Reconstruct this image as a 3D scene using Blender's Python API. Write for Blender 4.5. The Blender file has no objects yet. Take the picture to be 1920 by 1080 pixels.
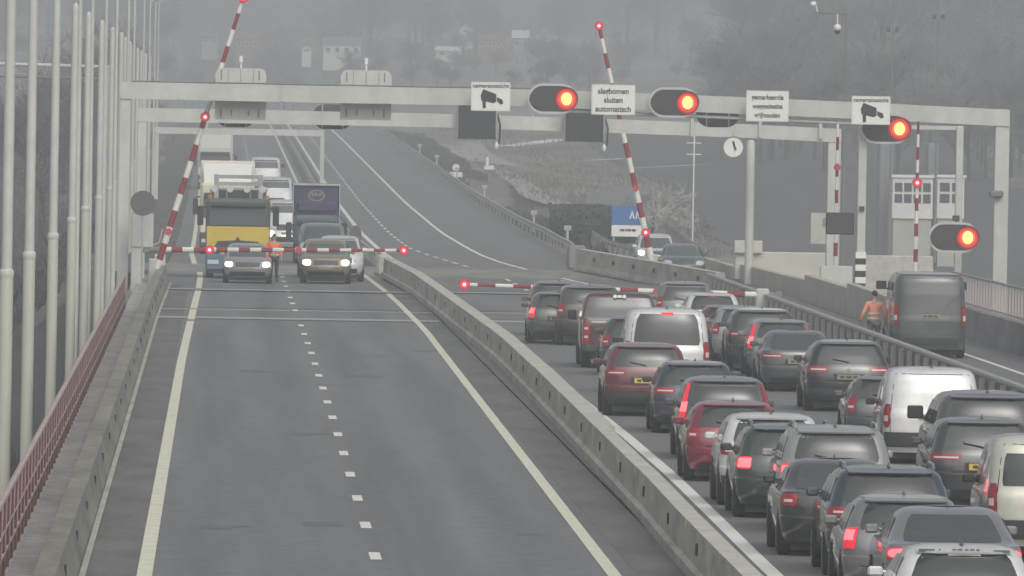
import bpy, bmesh, math, random
from mathutils import Vector, Matrix

random.seed(7)
sc = bpy.context.scene
COL = sc.collection
rad = math.radians

# ------------------------------------------------------------------ camera, sky, sun, exposure
F_PX, CAM_H, ROLL = 21130.0, 6.8, rad(1.0)
_vx, _vy = 414 - 960, 540 - 184
_c, _s = math.cos(ROLL), math.sin(ROLL)
_ux, _uy = _vx * _c - _vy * _s, _vx * _s + _vy * _c
_yaw = math.atan(-_ux / F_PX)
_pit = math.atan(_uy / math.hypot(F_PX, _ux))
FW = Vector((math.sin(_yaw) * math.cos(_pit), math.cos(_yaw) * math.cos(_pit), -math.sin(_pit)))
_r0 = FW.cross(Vector((0, 0, 1))).normalized()
_u0 = _r0.cross(FW)
UP = _u0 * _c - _r0 * _s
RT = _r0 * _c + _u0 * _s
EYE = Vector((0, 0, CAM_H))
cd = bpy.data.cameras.new('camera')
cam = bpy.data.objects.new('camera', cd)
COL.objects.link(cam)
cam.matrix_world = Matrix(((RT.x, UP.x, -FW.x, EYE.x), (RT.y, UP.y, -FW.y, EYE.y), (RT.z, UP.z, -FW.z, EYE.z), (0, 0, 0, 1)))
cd.sensor_width = 36.0
cd.lens = 36.0 * F_PX / 1920.0
cd.clip_start = 1.0
cd.clip_end = 20000.0
sc.camera = cam

SUN_EL, SUN_AZ = rad(42), rad(165)
w = bpy.data.worlds.new('World')
sc.world = w
w.use_nodes = True
nt = w.node_tree
nt.nodes.clear()
sky = nt.nodes.new('ShaderNodeTexSky')
sky.sky_type = 'NISHITA'
sky.sun_disc = False
sky.sun_elevation = SUN_EL
sky.sun_rotation = SUN_AZ
sky.dust_density = 6.0
sky.ozone_density = 1.0
hs = nt.nodes.new('ShaderNodeHueSaturation')
hs.inputs['Saturation'].default_value = 0.30
bg = nt.nodes.new('ShaderNodeBackground')
bg.inputs['Strength'].default_value = 0.12
wo = nt.nodes.new('ShaderNodeOutputWorld')
nt.links.new(sky.outputs[0], hs.inputs['Color'])
nt.links.new(hs.outputs[0], bg.inputs['Color'])
nt.links.new(bg.outputs[0], wo.inputs['Surface'])

sl = bpy.data.lights.new('sun', 'SUN')
sl.energy = 0.95
sl.angle = rad(110)
sl.color = (1.0, 0.97, 0.92)
so = bpy.data.objects.new('sun', sl)
COL.objects.link(so)
so.rotation_euler = (math.pi / 2 - SUN_EL, 0, math.pi - SUN_AZ)
so.location = (0, 0, 100)

sc.view_settings.view_transform = 'Standard'
sc.view_settings.look = 'None'
sc.view_settings.exposure = 0.0
sc.view_settings.gamma = 1.0
try:
    sc.cycles.use_denoising = True
    sc.cycles.max_bounces = 6
    sc.cycles.volume_bounces = 1
    sc.cycles.sample_clamp_indirect = 4.0
except Exception:
    pass


def at(px, py, Y):
    """world point at distance Y on the sight line of a photo pixel (used to survey where a thing stands)"""
    d = FW + RT * ((px - 960) / F_PX) + UP * ((540 - py) / F_PX)
    return EYE + d * (Y / d.y)


# ------------------------------------------------------------------ materials
MATS = {}


def mat(name, col, rough=0.6, metal=0.0, noise=None, bump=0.0, coat=0.0, emit=0.0, spec=0.5, stretch=(1, 1, 1), col2=None, fine=None):
    if name in MATS:
        return MATS[name]
    m = bpy.data.materials.new(name)
    m.use_nodes = True
    t = m.node_tree
    b = t.nodes['Principled BSDF']
    b.inputs['Base Color'].default_value = (*col, 1)
    b.inputs['Roughness'].default_value = rough
    b.inputs['Metallic'].default_value = metal
    b.inputs['Specular IOR Level'].default_value = spec
    if coat:
        b.inputs['Coat Weight'].default_value = coat
        b.inputs['Coat Roughness'].default_value = 0.05
        b.inputs['Coat IOR'].default_value = 1.75
    if emit:
        b.inputs['Emission Color'].default_value = (*col, 1)
        b.inputs['Emission Strength'].default_value = emit
    if noise:
        scale, amt = noise
        tc = t.nodes.new('ShaderNodeTexCoord')
        mp = t.nodes.new('ShaderNodeMapping')
        mp.inputs['Scale'].default_value = stretch
        t.links.new(tc.outputs['Object'], mp.inputs['Vector'])
        n = t.nodes.new('ShaderNodeTexNoise')
        n.inputs['Scale'].default_value = scale
        n.inputs['Detail'].default_value = 8
        n.inputs['Roughness'].default_value = 0.65
        t.links.new(mp.outputs[0], n.inputs['Vector'])
        r = t.nodes.new('ShaderNodeValToRGB')
        r.color_ramp.elements[0].position = 0.32
        r.color_ramp.elements[1].position = 0.68
        c2 = col2 if col2 else tuple(min(1, c * (1 + amt)) for c in col)
        c1 = tuple(c * (1 - amt) for c in col)
        r.color_ramp.elements[0].color = (*c1, 1)
        r.color_ramp.elements[1].color = (*c2, 1)
        t.links.new(n.outputs['Fac'], r.inputs['Fac'])
        last = r.outputs[0]
        if fine:
            n2 = t.nodes.new('ShaderNodeTexNoise')
            n2.inputs['Scale'].default_value = fine[0]
            n2.inputs['Detail'].default_value = 4
            t.links.new(tc.outputs['Object'], n2.inputs['Vector'])
            mr = t.nodes.new('ShaderNodeMapRange')
            mr.inputs['From Min'].default_value = 0.3
            mr.inputs['From Max'].default_value = 0.7
            mr.inputs['To Min'].default_value = 1 - fine[1]
            mr.inputs['To Max'].default_value = 1 + fine[1]
            t.links.new(n2.outputs['Fac'], mr.inputs['Value'])
            mx = t.nodes.new('ShaderNodeMix')
            mx.data_type = 'RGBA'
            mx.blend_type = 'MULTIPLY'
            mx.inputs['Factor'].default_value = 1
            t.links.new(last, mx.inputs[6])
            t.links.new(mr.outputs[0], mx.inputs[7])
            last = mx.outputs[2]
        t.links.new(last, b.inputs['Base Color'])
        if bump:
            bp = t.nodes.new('ShaderNodeBump')
            bp.inputs['Strength'].default_value = bump
            t.links.new(n.outputs['Fac'], bp.inputs['Height'])
            t.links.new(bp.outputs[0], b.inputs['Normal'])
    MATS[name] = m
    return m


def paint(name, col, metal=0.0, rough=0.32):
    """car paint with a thin film of winter road dirt"""
    return mat('paint_' + name, col, rough, metal, noise=(1.7, 0.16), coat=1.0, spec=0.5)


ASPH = mat('asphalt', (0.146, 0.151, 0.154), 0.66, noise=(0.9, 0.20), stretch=(1, 0.02, 1), fine=(2.2, 0.16), bump=0.05)
ASPH_OLD = mat('old_asphalt', (0.15, 0.15, 0.152), 0.75, noise=(0.6, 0.14), stretch=(1, 0.06, 1), fine=(7, 0.12), bump=0.05)


def wheel_tracks(m, x0, period, amt):
    """tyre-worn lanes: a slightly darker, smoother band under each wheel path"""
    t = m.node_tree
    b = t.nodes['Principled BSDF']
    src = b.inputs['Base Color'].links[0].from_socket
    tc = t.nodes.new('ShaderNodeTexCoord')
    sp = t.nodes.new('ShaderNodeSeparateXYZ')
    t.links.new(tc.outputs['Object'], sp.inputs[0])

    def mth(op, a, bb):
        n = t.nodes.new('ShaderNodeMath')
        n.operation = op
        for i, v in enumerate((a, bb)):
            if v is None:
                continue
            if isinstance(v, (int, float)):
                n.inputs[i].default_value = v
            else:
                t.links.new(v, n.inputs[i])
        return n.outputs[0]
    u = mth('MULTIPLY', mth('SUBTRACT', sp.outputs['X'], x0), 2 * math.pi / period)
    c = mth('COSINE', u, None)
    f = mth('SUBTRACT', 1.0, mth('MULTIPLY', c, amt))
    mx = t.nodes.new('ShaderNodeMix')
    mx.data_type = 'RGBA'
    mx.blend_type = 'MULTIPLY'
    mx.inputs['Factor'].default_value = 1
    t.links.new(src, mx.inputs[6])
    t.links.new(f, mx.inputs[7])
    t.links.new(mx.outputs[2], b.inputs['Base Color'])


wheel_tracks(ASPH, -.05, 1.65, .07)
GUTTER = mat('gutter_asphalt', (0.128, 0.128, 0.123), 0.8, noise=(0.8, 0.28), stretch=(1, 0.2, 1), fine=(6, 0.25))
MARK = mat('road_paint_white', (0.72, 0.72, 0.68), 0.6, noise=(3, 0.10))
MARKY = mat('road_paint_cream', (0.66, 0.65, 0.52), 0.6, noise=(1.2, 0.12), fine=(5, 0.1))
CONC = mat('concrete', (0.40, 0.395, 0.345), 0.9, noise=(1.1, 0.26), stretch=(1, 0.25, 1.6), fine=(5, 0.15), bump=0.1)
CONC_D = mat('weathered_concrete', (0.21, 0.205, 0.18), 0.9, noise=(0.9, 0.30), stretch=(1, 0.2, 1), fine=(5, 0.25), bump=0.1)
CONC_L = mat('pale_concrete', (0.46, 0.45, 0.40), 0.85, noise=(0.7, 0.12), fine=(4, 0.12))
JOINT = mat('joint_strip', (0.34, 0.34, 0.33), 0.7, noise=(1.5, 0.2))
JOINT_D = mat('joint_gap', (0.03, 0.03, 0.03), 0.8)
WHITE_S = mat('white_steel', (0.50, 0.515, 0.48), 0.5, noise=(0.7, 0.13), stretch=(1, 1, 0.25), fine=(3, .06))
CREAM_S = mat('cream_steel', (0.46, 0.475, 0.40), 0.5, noise=(0.6, 0.15), stretch=(1, 1, 0.3))
GALV = mat('galvanised_steel', (0.42, 0.42, 0.41), 0.5, 0.3, noise=(1.5, 0.15))
GALV_D = mat('dull_steel', (0.20, 0.20, 0.195), 0.55, 0.3, noise=(1.5, 0.2))
MAROON_S = mat('maroon_steel', (0.17, 0.072, 0.080), 0.55, noise=(1.5, 0.2))
BANK = mat('dark_bank', (0.045, 0.042, 0.046), 0.95, noise=(0.25, 0.5), stretch=(1, 0.3, 1), fine=(1.5, 0.3))
MAROON_L = mat('faded_maroon_steel', (0.44, 0.35, 0.33), 0.55, noise=(1.5, 0.2))
BLACK = mat('black_plastic', (0.022, 0.022, 0.023), 0.55)
DARK = mat('dark_trim', (0.045, 0.045, 0.047), 0.5, noise=(2, 0.1))
RUBBER = mat('rubber', (0.022, 0.022, 0.023), 0.85)
RIM = mat('alloy_rim', (0.38, 0.38, 0.39), 0.35, 0.7)
GLASS = mat('car_glass', (0.028, 0.034, 0.034), 0.06, spec=0.9)
GLASS_L = mat('clear_glass', (0.085, 0.100, 0.102), 0.08, spec=0.9)
CHROME = mat('chrome', (0.75, 0.75, 0.75), 0.15, 1.0)
TAIL = mat('tail_lens', (0.30, 0.012, 0.022), 0.15, coat=0.5)
TAIL_W = mat('clear_lens', (0.62, 0.55, 0.55), 0.15, coat=0.5)
TAIL_ON = mat('lit_tail_lens', (0.85, 0.025, 0.055), 0.3, emit=0.38)
TAIL_HOT = mat('lit_tail_bulb', (1.0, 0.14, 0.16), 0.3, emit=1.6)
HEAD_ON = mat('lit_headlamp', (1.0, 0.93, 0.76), 0.3, emit=4.5)
HEAD = mat('headlamp_glass', (0.55, 0.57, 0.58), 0.12, coat=0.5)
AMBER = mat('amber_lens', (0.65, 0.22, 0.03), 0.2)
PLATE_Y = mat('yellow_plate', (0.60, 0.44, 0.08), 0.5)
PLATE_W = mat('white_plate', (0.62, 0.62, 0.58), 0.5)
SIGN_W = mat('white_sign_face', (0.74, 0.75, 0.71), 0.5, noise=(2, 0.04))
SIGN_BACK = mat('sign_back_grey', (0.10, 0.10, 0.105), 0.6)
INK = mat('sign_ink', (0.025, 0.025, 0.03), 0.6)
BOARD = mat('signal_board', (0.042, 0.042, 0.046), 0.6, noise=(2, 0.1))
SCREEN = mat('matrix_screen', (0.035, 0.042, 0.042), 0.5, noise=(2, 0.1))
SIG_HOT = mat('signal_lamp_core', (1.0, 0.60, 0.12), 0.3, emit=2.6)
SIG_RED = mat('signal_lamp_red', (0.75, 0.02, 0.03), 0.3, emit=0.38)
LAMP_RED = mat('boom_lamp_red', (0.9, 0.02, 0.06), 0.3, emit=0.55)
LAMP_HOT = mat('boom_lamp_core', (1.0, 0.55, 0.60), 0.3, emit=2.5)
BOOM_W = mat('boom_white', (0.72, 0.72, 0.66), 0.45, noise=(2, 0.06))
BOOM_R = mat('boom_red', (0.24, 0.022, 0.032), 0.45, noise=(2, 0.1))
SIGN_BLUE = mat('sign_blue', (0.03, 0.13, 0.36), 0.5)
BLACK_PAINT = mat('black_band_paint', (0.025, 0.027, 0.026), 0.6)
GRASS = mat('winter_grass', (0.135, 0.126, 0.105), 0.95, noise=(0.06, 0.45), fine=(0.35, 0.25), stretch=(1, 0.35, 1), col2=(.27, .25, .215))
EARTH = mat('verge_earth', (0.075, 0.073, 0.062), 0.95, noise=(0.12, 0.3), fine=(1.2, 0.3))
PATH = mat('gravel_path', (0.30, 0.29, 0.27), 0.95, noise=(0.3, 0.2), fine=(2, 0.15))
BARK = mat('bark', (0.055, 0.048, 0.042), 0.9, noise=(3, 0.3))
TWIG = mat('bare_twigs', (0.165, 0.16, 0.16), 0.95)
PALE_TWIG = mat('frosted_twigs', (0.40, 0.39, 0.37), 0.95)
SIG_MID = mat('signal_lamp_glow', (1.0, .13, .03), 0.3, emit=0.7)
SIG_OUT = mat('signal_lamp_halo', (0.30, .012, .016), 0.3, emit=0.25)  # outermost ring, its dim red stands in for the lamp's bloom
LAMP_OUT = mat('boom_lamp_halo', (0.45, .015, .03), 0.3, emit=0.25)  # outer ring coloured as the soft red halo of a boom lamp
SCRUB = mat('scrub_twigs', (0.050, 0.046, 0.048), 0.95, noise=(0.3, 0.4))
HEDGE = mat('hedge_leaves', (0.035, 0.045, 0.030), 0.9, noise=(0.6, 0.4))
BRICK = mat('dull_red_brick', (0.30, 0.13, 0.11), 0.9, noise=(2, 0.2))
RENDERW = mat('white_render', (0.72, 0.72, 0.68), 0.8, noise=(0.6, 0.08))
ROOF_G = mat('grey_roof', (0.20, 0.20, 0.21), 0.8, noise=(1, 0.2))
ROOF_R = mat('red_tile_roof', (0.28, 0.10, 0.08), 0.8, noise=(1, 0.2))
SNOWY = mat('pale_roof', (0.78, 0.79, 0.78), 0.7)
WINDOW = mat('window_glass', (0.03, 0.035, 0.04), 0.1, spec=0.8)
WATER = mat('grey_water', (0.05, 0.055, 0.06), 0.12, noise=(0.2, 0.2), bump=0.2)


# ------------------------------------------------------------------ mesh helpers
class MB:
    def __init__(s):
        s.v, s.f, s.m = [], [], []

    def add(s, vs, fs, mi=0):
        o = len(s.v)
        s.v += [tuple(p) for p in vs]
        s.f += [tuple(i + o for i in f) for f in fs]
        s.m += [mi] * len(fs)
        return s

    def box(s, c, d, mi=0, rz=0.0, bev=0.0):
        x, y, z = d[0] / 2, d[1] / 2, d[2] / 2
        if bev:
            b = min(bev, x * .45, y * .45, z * .45)
            vs = []
            for sx in (-1, 1):
                for sy in (-1, 1):
                    for sz in (-1, 1):
                        vs += [(sx * x, sy * (y - b), sz * (z - b)), (sx * (x - b), sy * y, sz * (z - b)), (sx * (x - b), sy * (y - b), sz * z)]
            bm = bmesh.new()
            bv = [bm.verts.new(p) for p in vs]
            r = bmesh.ops.convex_hull(bm, input=bv)
            bm.verts.index_update()
            vs = [tuple(q.co) for q in bm.verts]
            fs = [tuple(q.index for q in f.verts) for f in bm.faces]
            bm.free()
        else:
            vs = [(a * x, b * y, e * z) for a in (-1, 1) for b in (-1, 1) for e in (-1, 1)]
            fs = [(0, 1, 3, 2), (4, 6, 7, 5), (0, 4, 5, 1), (2, 3, 7, 6), (0, 2, 6, 4), (1, 5, 7, 3)]
        cz, sz_ = math.cos(rz), math.sin(rz)
        vs = [(c[0] + p[0] * cz - p[1] * sz_, c[1] + p[0] * sz_ + p[1] * cz, c[2] + p[2]) for p in vs]
        return s.add(vs, fs, mi)

    def tube(s, pts, r, n=8, mi=0, caps=True, mis=None):
        pts = [Vector(p) for p in pts]
        rs = r if isinstance(r, (list, tuple)) else [r] * len(pts)
        vs, fs = [], []
        prev = None
        for i, p in enumerate(pts):
            d = (pts[min(i + 1, len(pts) - 1)] - pts[max(i - 1, 0)])
            if d.length < 1e-9:
                d = Vector((0, 0, 1))
            d.normalize()
            a = prev if prev is not None else (Vector((1, 0, 0)) if abs(d.x) < .9 else Vector((0, 1, 0)))
            a = (a - d * a.dot(d))
            if a.length < 1e-6:
                a = d.orthogonal()
            a.normalize()
            prev = a
            b = d.cross(a)
            for k in range(n):
                t = 2 * math.pi * (k + .5) / n
                vs.append(p + a * (rs[i] * math.cos(t)) + b * (rs[i] * math.sin(t)))
        base = len(s.v)
        s.v += [tuple(q) for q in vs]
        for i in range(len(pts) - 1):
            for k in range(n):
                s.f.append(tuple(base + q for q in (i * n + k, i * n + (k + 1) % n, (i + 1) * n + (k + 1) % n, (i + 1) * n + k)))
                s.m.append(mis[i] if mis else mi)
        if caps:
            s.f.append(tuple(base + k for k in reversed(range(n))))
            s.m.append(mis[0] if mis else mi)
            s.f.append(tuple(base + (len(pts) - 1) * n + k for k in range(n)))
            s.m.append(mis[-1] if mis else mi)
        return s

    def sweep(s, poly, path, mi=0, mis=None, caps=True):
        """closed cross section poly [(dx, z)] carried along path [(x, y, z)]"""
        n = len(poly)
        base = len(s.v)
        for (x, y, z) in path:
            s.v += [(x + a, y, z + b) for a, b in poly]
        for i in range(len(path) - 1):
            for k in range(n):
                s.f.append(tuple(base + q for q in (i * n + k, i * n + (k + 1) % n, (i + 1) * n + (k + 1) % n, (i + 1) * n + k)))
                s.m.append(mis[k] if mis else mi)
        if caps:
            s.f.append(tuple(base + k for k in range(n)))
            s.f.append(tuple(base + (len(path) - 1) * n + k for k in reversed(range(n))))
            s.m += [mi, mi]
        return s

    def strip(s, left, right, mi=0):
        base = len(s.v)
        n = len(left)
        s.v += [tuple(p) for p in left] + [tuple(p) for p in right]
        for i in range(n - 1):
            s.f.append((base + i, base + n + i, base + n + i + 1, base + i + 1))
            s.m.append(mi)
        return s

    def disc(s, c, r, axis='y', n=20, mi=0, r2=None, depth=0.0, sx=1.0):
        """flat disc (or ellipse) facing -y, with optional depth to +y"""
        r2 = r2 or r
        fr = [(c[0] + r * math.cos(2 * math.pi * k / n), c[1], c[2] + r2 * math.sin(2 * math.pi * k / n)) for k in range(n)]
        if depth:
            bk = [(p[0], p[1] + depth, p[2]) for p in fr]
            fs = [tuple(range(n)), tuple(n + k for k in reversed(range(n)))]
            fs += [(k, n + k, n + (k + 1) % n, (k + 1) % n) for k in range(n)]
            return s.add(fr + bk, fs, mi)
        return s.add(fr, [tuple(range(n))], mi)

    def plate(s, pts, y0, y1, mi=0):
        """outline pts [(x, z)] facing -y at y0, thick to y1"""
        n = len(pts)
        fr = [(a, y0, b) for a, b in pts]
        bk = [(a, y1, b) for a, b in pts]
        fs = [tuple(range(n)), tuple(n + k for k in reversed(range(n)))]
        fs += [(k, n + k, n + (k + 1) % n, (k + 1) % n) for k in range(n)]
        return s.add(fr + bk, fs, mi)

    def blob(s, c, r, mi=0, nu=10, nv=7):
        vs = [(c[0], c[1], c[2] - r[2])]
        for j in range(1, nv):
            ph = -math.pi / 2 + math.pi * j / nv
            for k in range(nu):
                t = 2 * math.pi * k / nu
                vs.append((c[0] + r[0] * math.cos(ph) * math.cos(t), c[1] + r[1] * math.cos(ph) * math.sin(t), c[2] + r[2] * math.sin(ph)))
        vs.append((c[0], c[1], c[2] + r[2]))
        fs = [(0, 1 + (k + 1) % nu, 1 + k) for k in range(nu)]
        for j in range(nv - 2):
            for k in range(nu):
                a = 1 + j * nu
                fs.append((a + k, a + (k + 1) % nu, a + nu + (k + 1) % nu, a + nu + k))
        a = 1 + (nv - 2) * nu
        fs += [(a + k, a + (k + 1) % nu, len(vs) - 1) for k in range(nu)]
        return s.add(vs, fs, mi)

    def build(s, name, mats, parent=None, smooth=None, loc=None, fix=True):
        me = bpy.data.meshes.new(name)
        me.from_pydata(s.v, [], s.f)
        if not isinstance(mats, (list, tuple)):
            mats = [mats]
        for m in mats:
            me.materials.append(m)
        me.polygons.foreach_set('material_index', s.m)
        if fix:
            bm = bmesh.new()
            bm.from_mesh(me)
            bmesh.ops.recalc_face_normals(bm, faces=bm.faces)
            bm.to_mesh(me)
            bm.free()
        if smooth is not None:
            me.polygons.foreach_set('use_smooth', [True] * len(me.polygons))
            me.set_sharp_from_angle(angle=rad(smooth))
        me.update()
        o = bpy.data.objects.new(name, me)
        COL.objects.link(o)
        if parent:
            o.parent = parent
        if loc:
            o.location = loc
        return o


def tag(o, label=None, cat=None, group=None, kind=None):
    if label:
        o['label'] = label
    if cat:
        o['category'] = cat
    if group:
        o['group'] = group
    if kind:
        o['kind'] = kind
    return o


def thing(name, label, cat, loc=(0, 0, 0), rz=0.0, group=None):
    o = bpy.data.objects.new(name, None)
    o.empty_display_size = 0.5
    COL.objects.link(o)
    o.location = loc
    o.rotation_euler = (0, 0, rz)
    return tag(o, label, cat, group)


def copy_tree(o, parent=None):
    c = o.copy()
    COL.objects.link(c)
    if parent:
        c.parent = parent
    for ch in list(o.children):
        copy_tree(ch, c)
    return c


def text_part(body, size, loc, parent, m, name='lettering', rz=0.0, spacing=1.0, bold=0.0, sx=1.0):
    cu = bpy.data.curves.new(name, 'FONT')
    cu.body = body
    cu.size = size
    cu.align_x = 'CENTER'
    cu.align_y = 'CENTER'
    cu.extrude = 0.004
    cu.offset = bold
    cu.space_line = spacing
    to = bpy.data.objects.new(name, cu)
    COL.objects.link(to)
    dg = bpy.context.evaluated_depsgraph_get()
    me = bpy.data.meshes.new_from_object(to.evaluated_get(dg))
    bpy.data.objects.remove(to)
    me.materials.clear()
    me.materials.append(m)
    o = bpy.data.objects.new(name, me)
    COL.objects.link(o)
    o.parent = parent
    o.location = loc
    o.rotation_euler = (math.pi / 2, 0, rz)
    o.scale = (sx, 1, 1)
    return o


def interp(tab, x):
    if x <= tab[0][0]:
        return tab[0][1]
    for (a, p), (b, q) in zip(tab, tab[1:]):
        if x <= b:
            return p + (q - p) * (x - a) / (b - a)
    return tab[-1][1]


def smooth_tab(tab, x):
    return (interp(tab, x - 25) + interp(tab, x) * 2 + interp(tab, x + 25)) / 4


ROADZ = [(-50, 0), (360, 0), (430, -.05), (538, -.48), (628, -.55), (757, 0), (916, 1.13), (1162, 2.85), (1400, 4.3), (1600, 4.9), (2200, 5.0)]


def rz_(y):
    return smooth_tab(ROADZ, y) if y > 385 else 0.0


YS = list(range(60, 400, 10)) + list(range(400, 1700, 15))


def band(x0, x1, y0, y1, dz=0.0, mb=None, mi=0):
    ys = [y0] + [y for y in YS if y0 < y < y1] + [y1]
    fx0 = x0 if isinstance(x0, list) else [(0, x0)]
    fx1 = x1 if isinstance(x1, list) else [(0, x1)]
    mb = mb or MB()
    mb.strip([(interp(fx0, y), y, rz_(y) + dz) for y in ys], [(interp(fx1, y), y, rz_(y) + dz) for y in ys], mi)
    return mb


# ------------------------------------------------------------------ vehicles (built now, placed after the setting)
TYPES = {
    'hatch': [(.15, .14, .20, .90), (.24, .03, .05, .97), (.37, .0, 0, 1), (.425, .005, .02, 1), (.438, .065, .03, .995), (.52, .07, .06, 1.0), (.60, .095, .22, .985), (.635, .12, .45, .975), (.66, .14, 1.15, .955), (.80, .27, 1.65, .875), (.90, .40, 2.0, .805), (.94, .48, 2.2, .765), (.972, .63, 2.4, .69), (.992, .95, 2.65, .52), (1.0, 1.30, 2.9, .3)],
    'wagon': [(.15, .14, .20, .90), (.24, .03, .05, .97), (.37, .0, 0, 1), (.425, .005, .02, 1), (.438, .06, .03, .995), (.52, .065, .06, 1.0), (.60, .085, .22, .985), (.635, .105, .45, .975), (.66, .125, 1.15, .955), (.80, .24, 1.65, .885), (.90, .35, 2.0, .825), (.94, .42, 2.2, .785), (.972, .55, 2.4, .71), (.992, .85, 2.65, .54), (1.0, 1.2, 2.9, .3)],
    'suv': [(.17, .14, .20, .90), (.26, .03, .05, .97), (.38, .0, 0, 1), (.42, .005, .02, 1), (.433, .06, .03, .995), (.52, .062, .06, 1.0), (.60, .07, .20, .99), (.635, .08, .40, .98), (.66, .09, 1.05, .965), (.80, .15, 1.5, .905), (.90, .24, 1.8, .845), (.94, .31, 2.0, .805), (.972, .45, 2.2, .73), (.992, .75, 2.45, .56), (1.0, 1.1, 2.8, .3)],
    'mpv': [(.15, .14, .20, .90), (.23, .03, .05, .97), (.36, .0, 0, 1), (.41, .005, .02, 1), (.423, .055, .03, .995), (.50, .06, .08, 1.0), (.56, .07, .3, .99), (.60, .08, .95, .975), (.78, .16, 1.4, .90), (.90, .28, 1.7, .83), (.94, .36, 1.9, .79), (.972, .50, 2.1, .71), (.992, .85, 2.35, .54), (1.0, 1.2, 2.7, .3)],
    'sedan': [(.15, .14, .20, .90), (.25, .03, .05, .97), (.38, .0, 0, 1), (.42, .005, .02, 1), (.434, .055, .03, .995), (.55, .06, .08, 1), (.64, .075, .30, .985), (.675, .12, .6, .965), (.69, .56, 1.2, .935), (.80, .98, 1.6, .86), (.90, 1.30, 1.95, .79), (.94, 1.45, 2.15, .745), (.975, 1.68, 2.4, .65), (.993, 1.95, 2.7, .48), (1, 2.25, 2.85, .3)],
    'van': [(.12, .12, .20, .92), (.20, .03, .05, .98), (.32, .0, 0, 1), (.45, .0, .05, 1), (.50, .0, .2, 1), (.54, .01, .5, .995), (.56, .02, .95, .99), (.75, .05, 1.4, .95), (.88, .10, 1.75, .91), (.935, .15, 1.95, .87), (.972, .26, 2.15, .80), (.992, .48, 2.4, .62), (1, .85, 2.8, .3)],
    'bigvan': [(.10, .10, .20, .94), (.17, .03, .05, .985), (.28, .0, 0, 1), (.40, .0, .10, 1), (.46, .0, .45, 1), (.49, .01, .75, 1), (.75, .03, 1.35, .97), (.90, .06, 1.7, .94), (.95, .10, 1.95, .91), (.98, .18, 2.2, .84), (.995, .35, 2.5, .68), (1, .6, 2.9, .3)],
}


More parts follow.
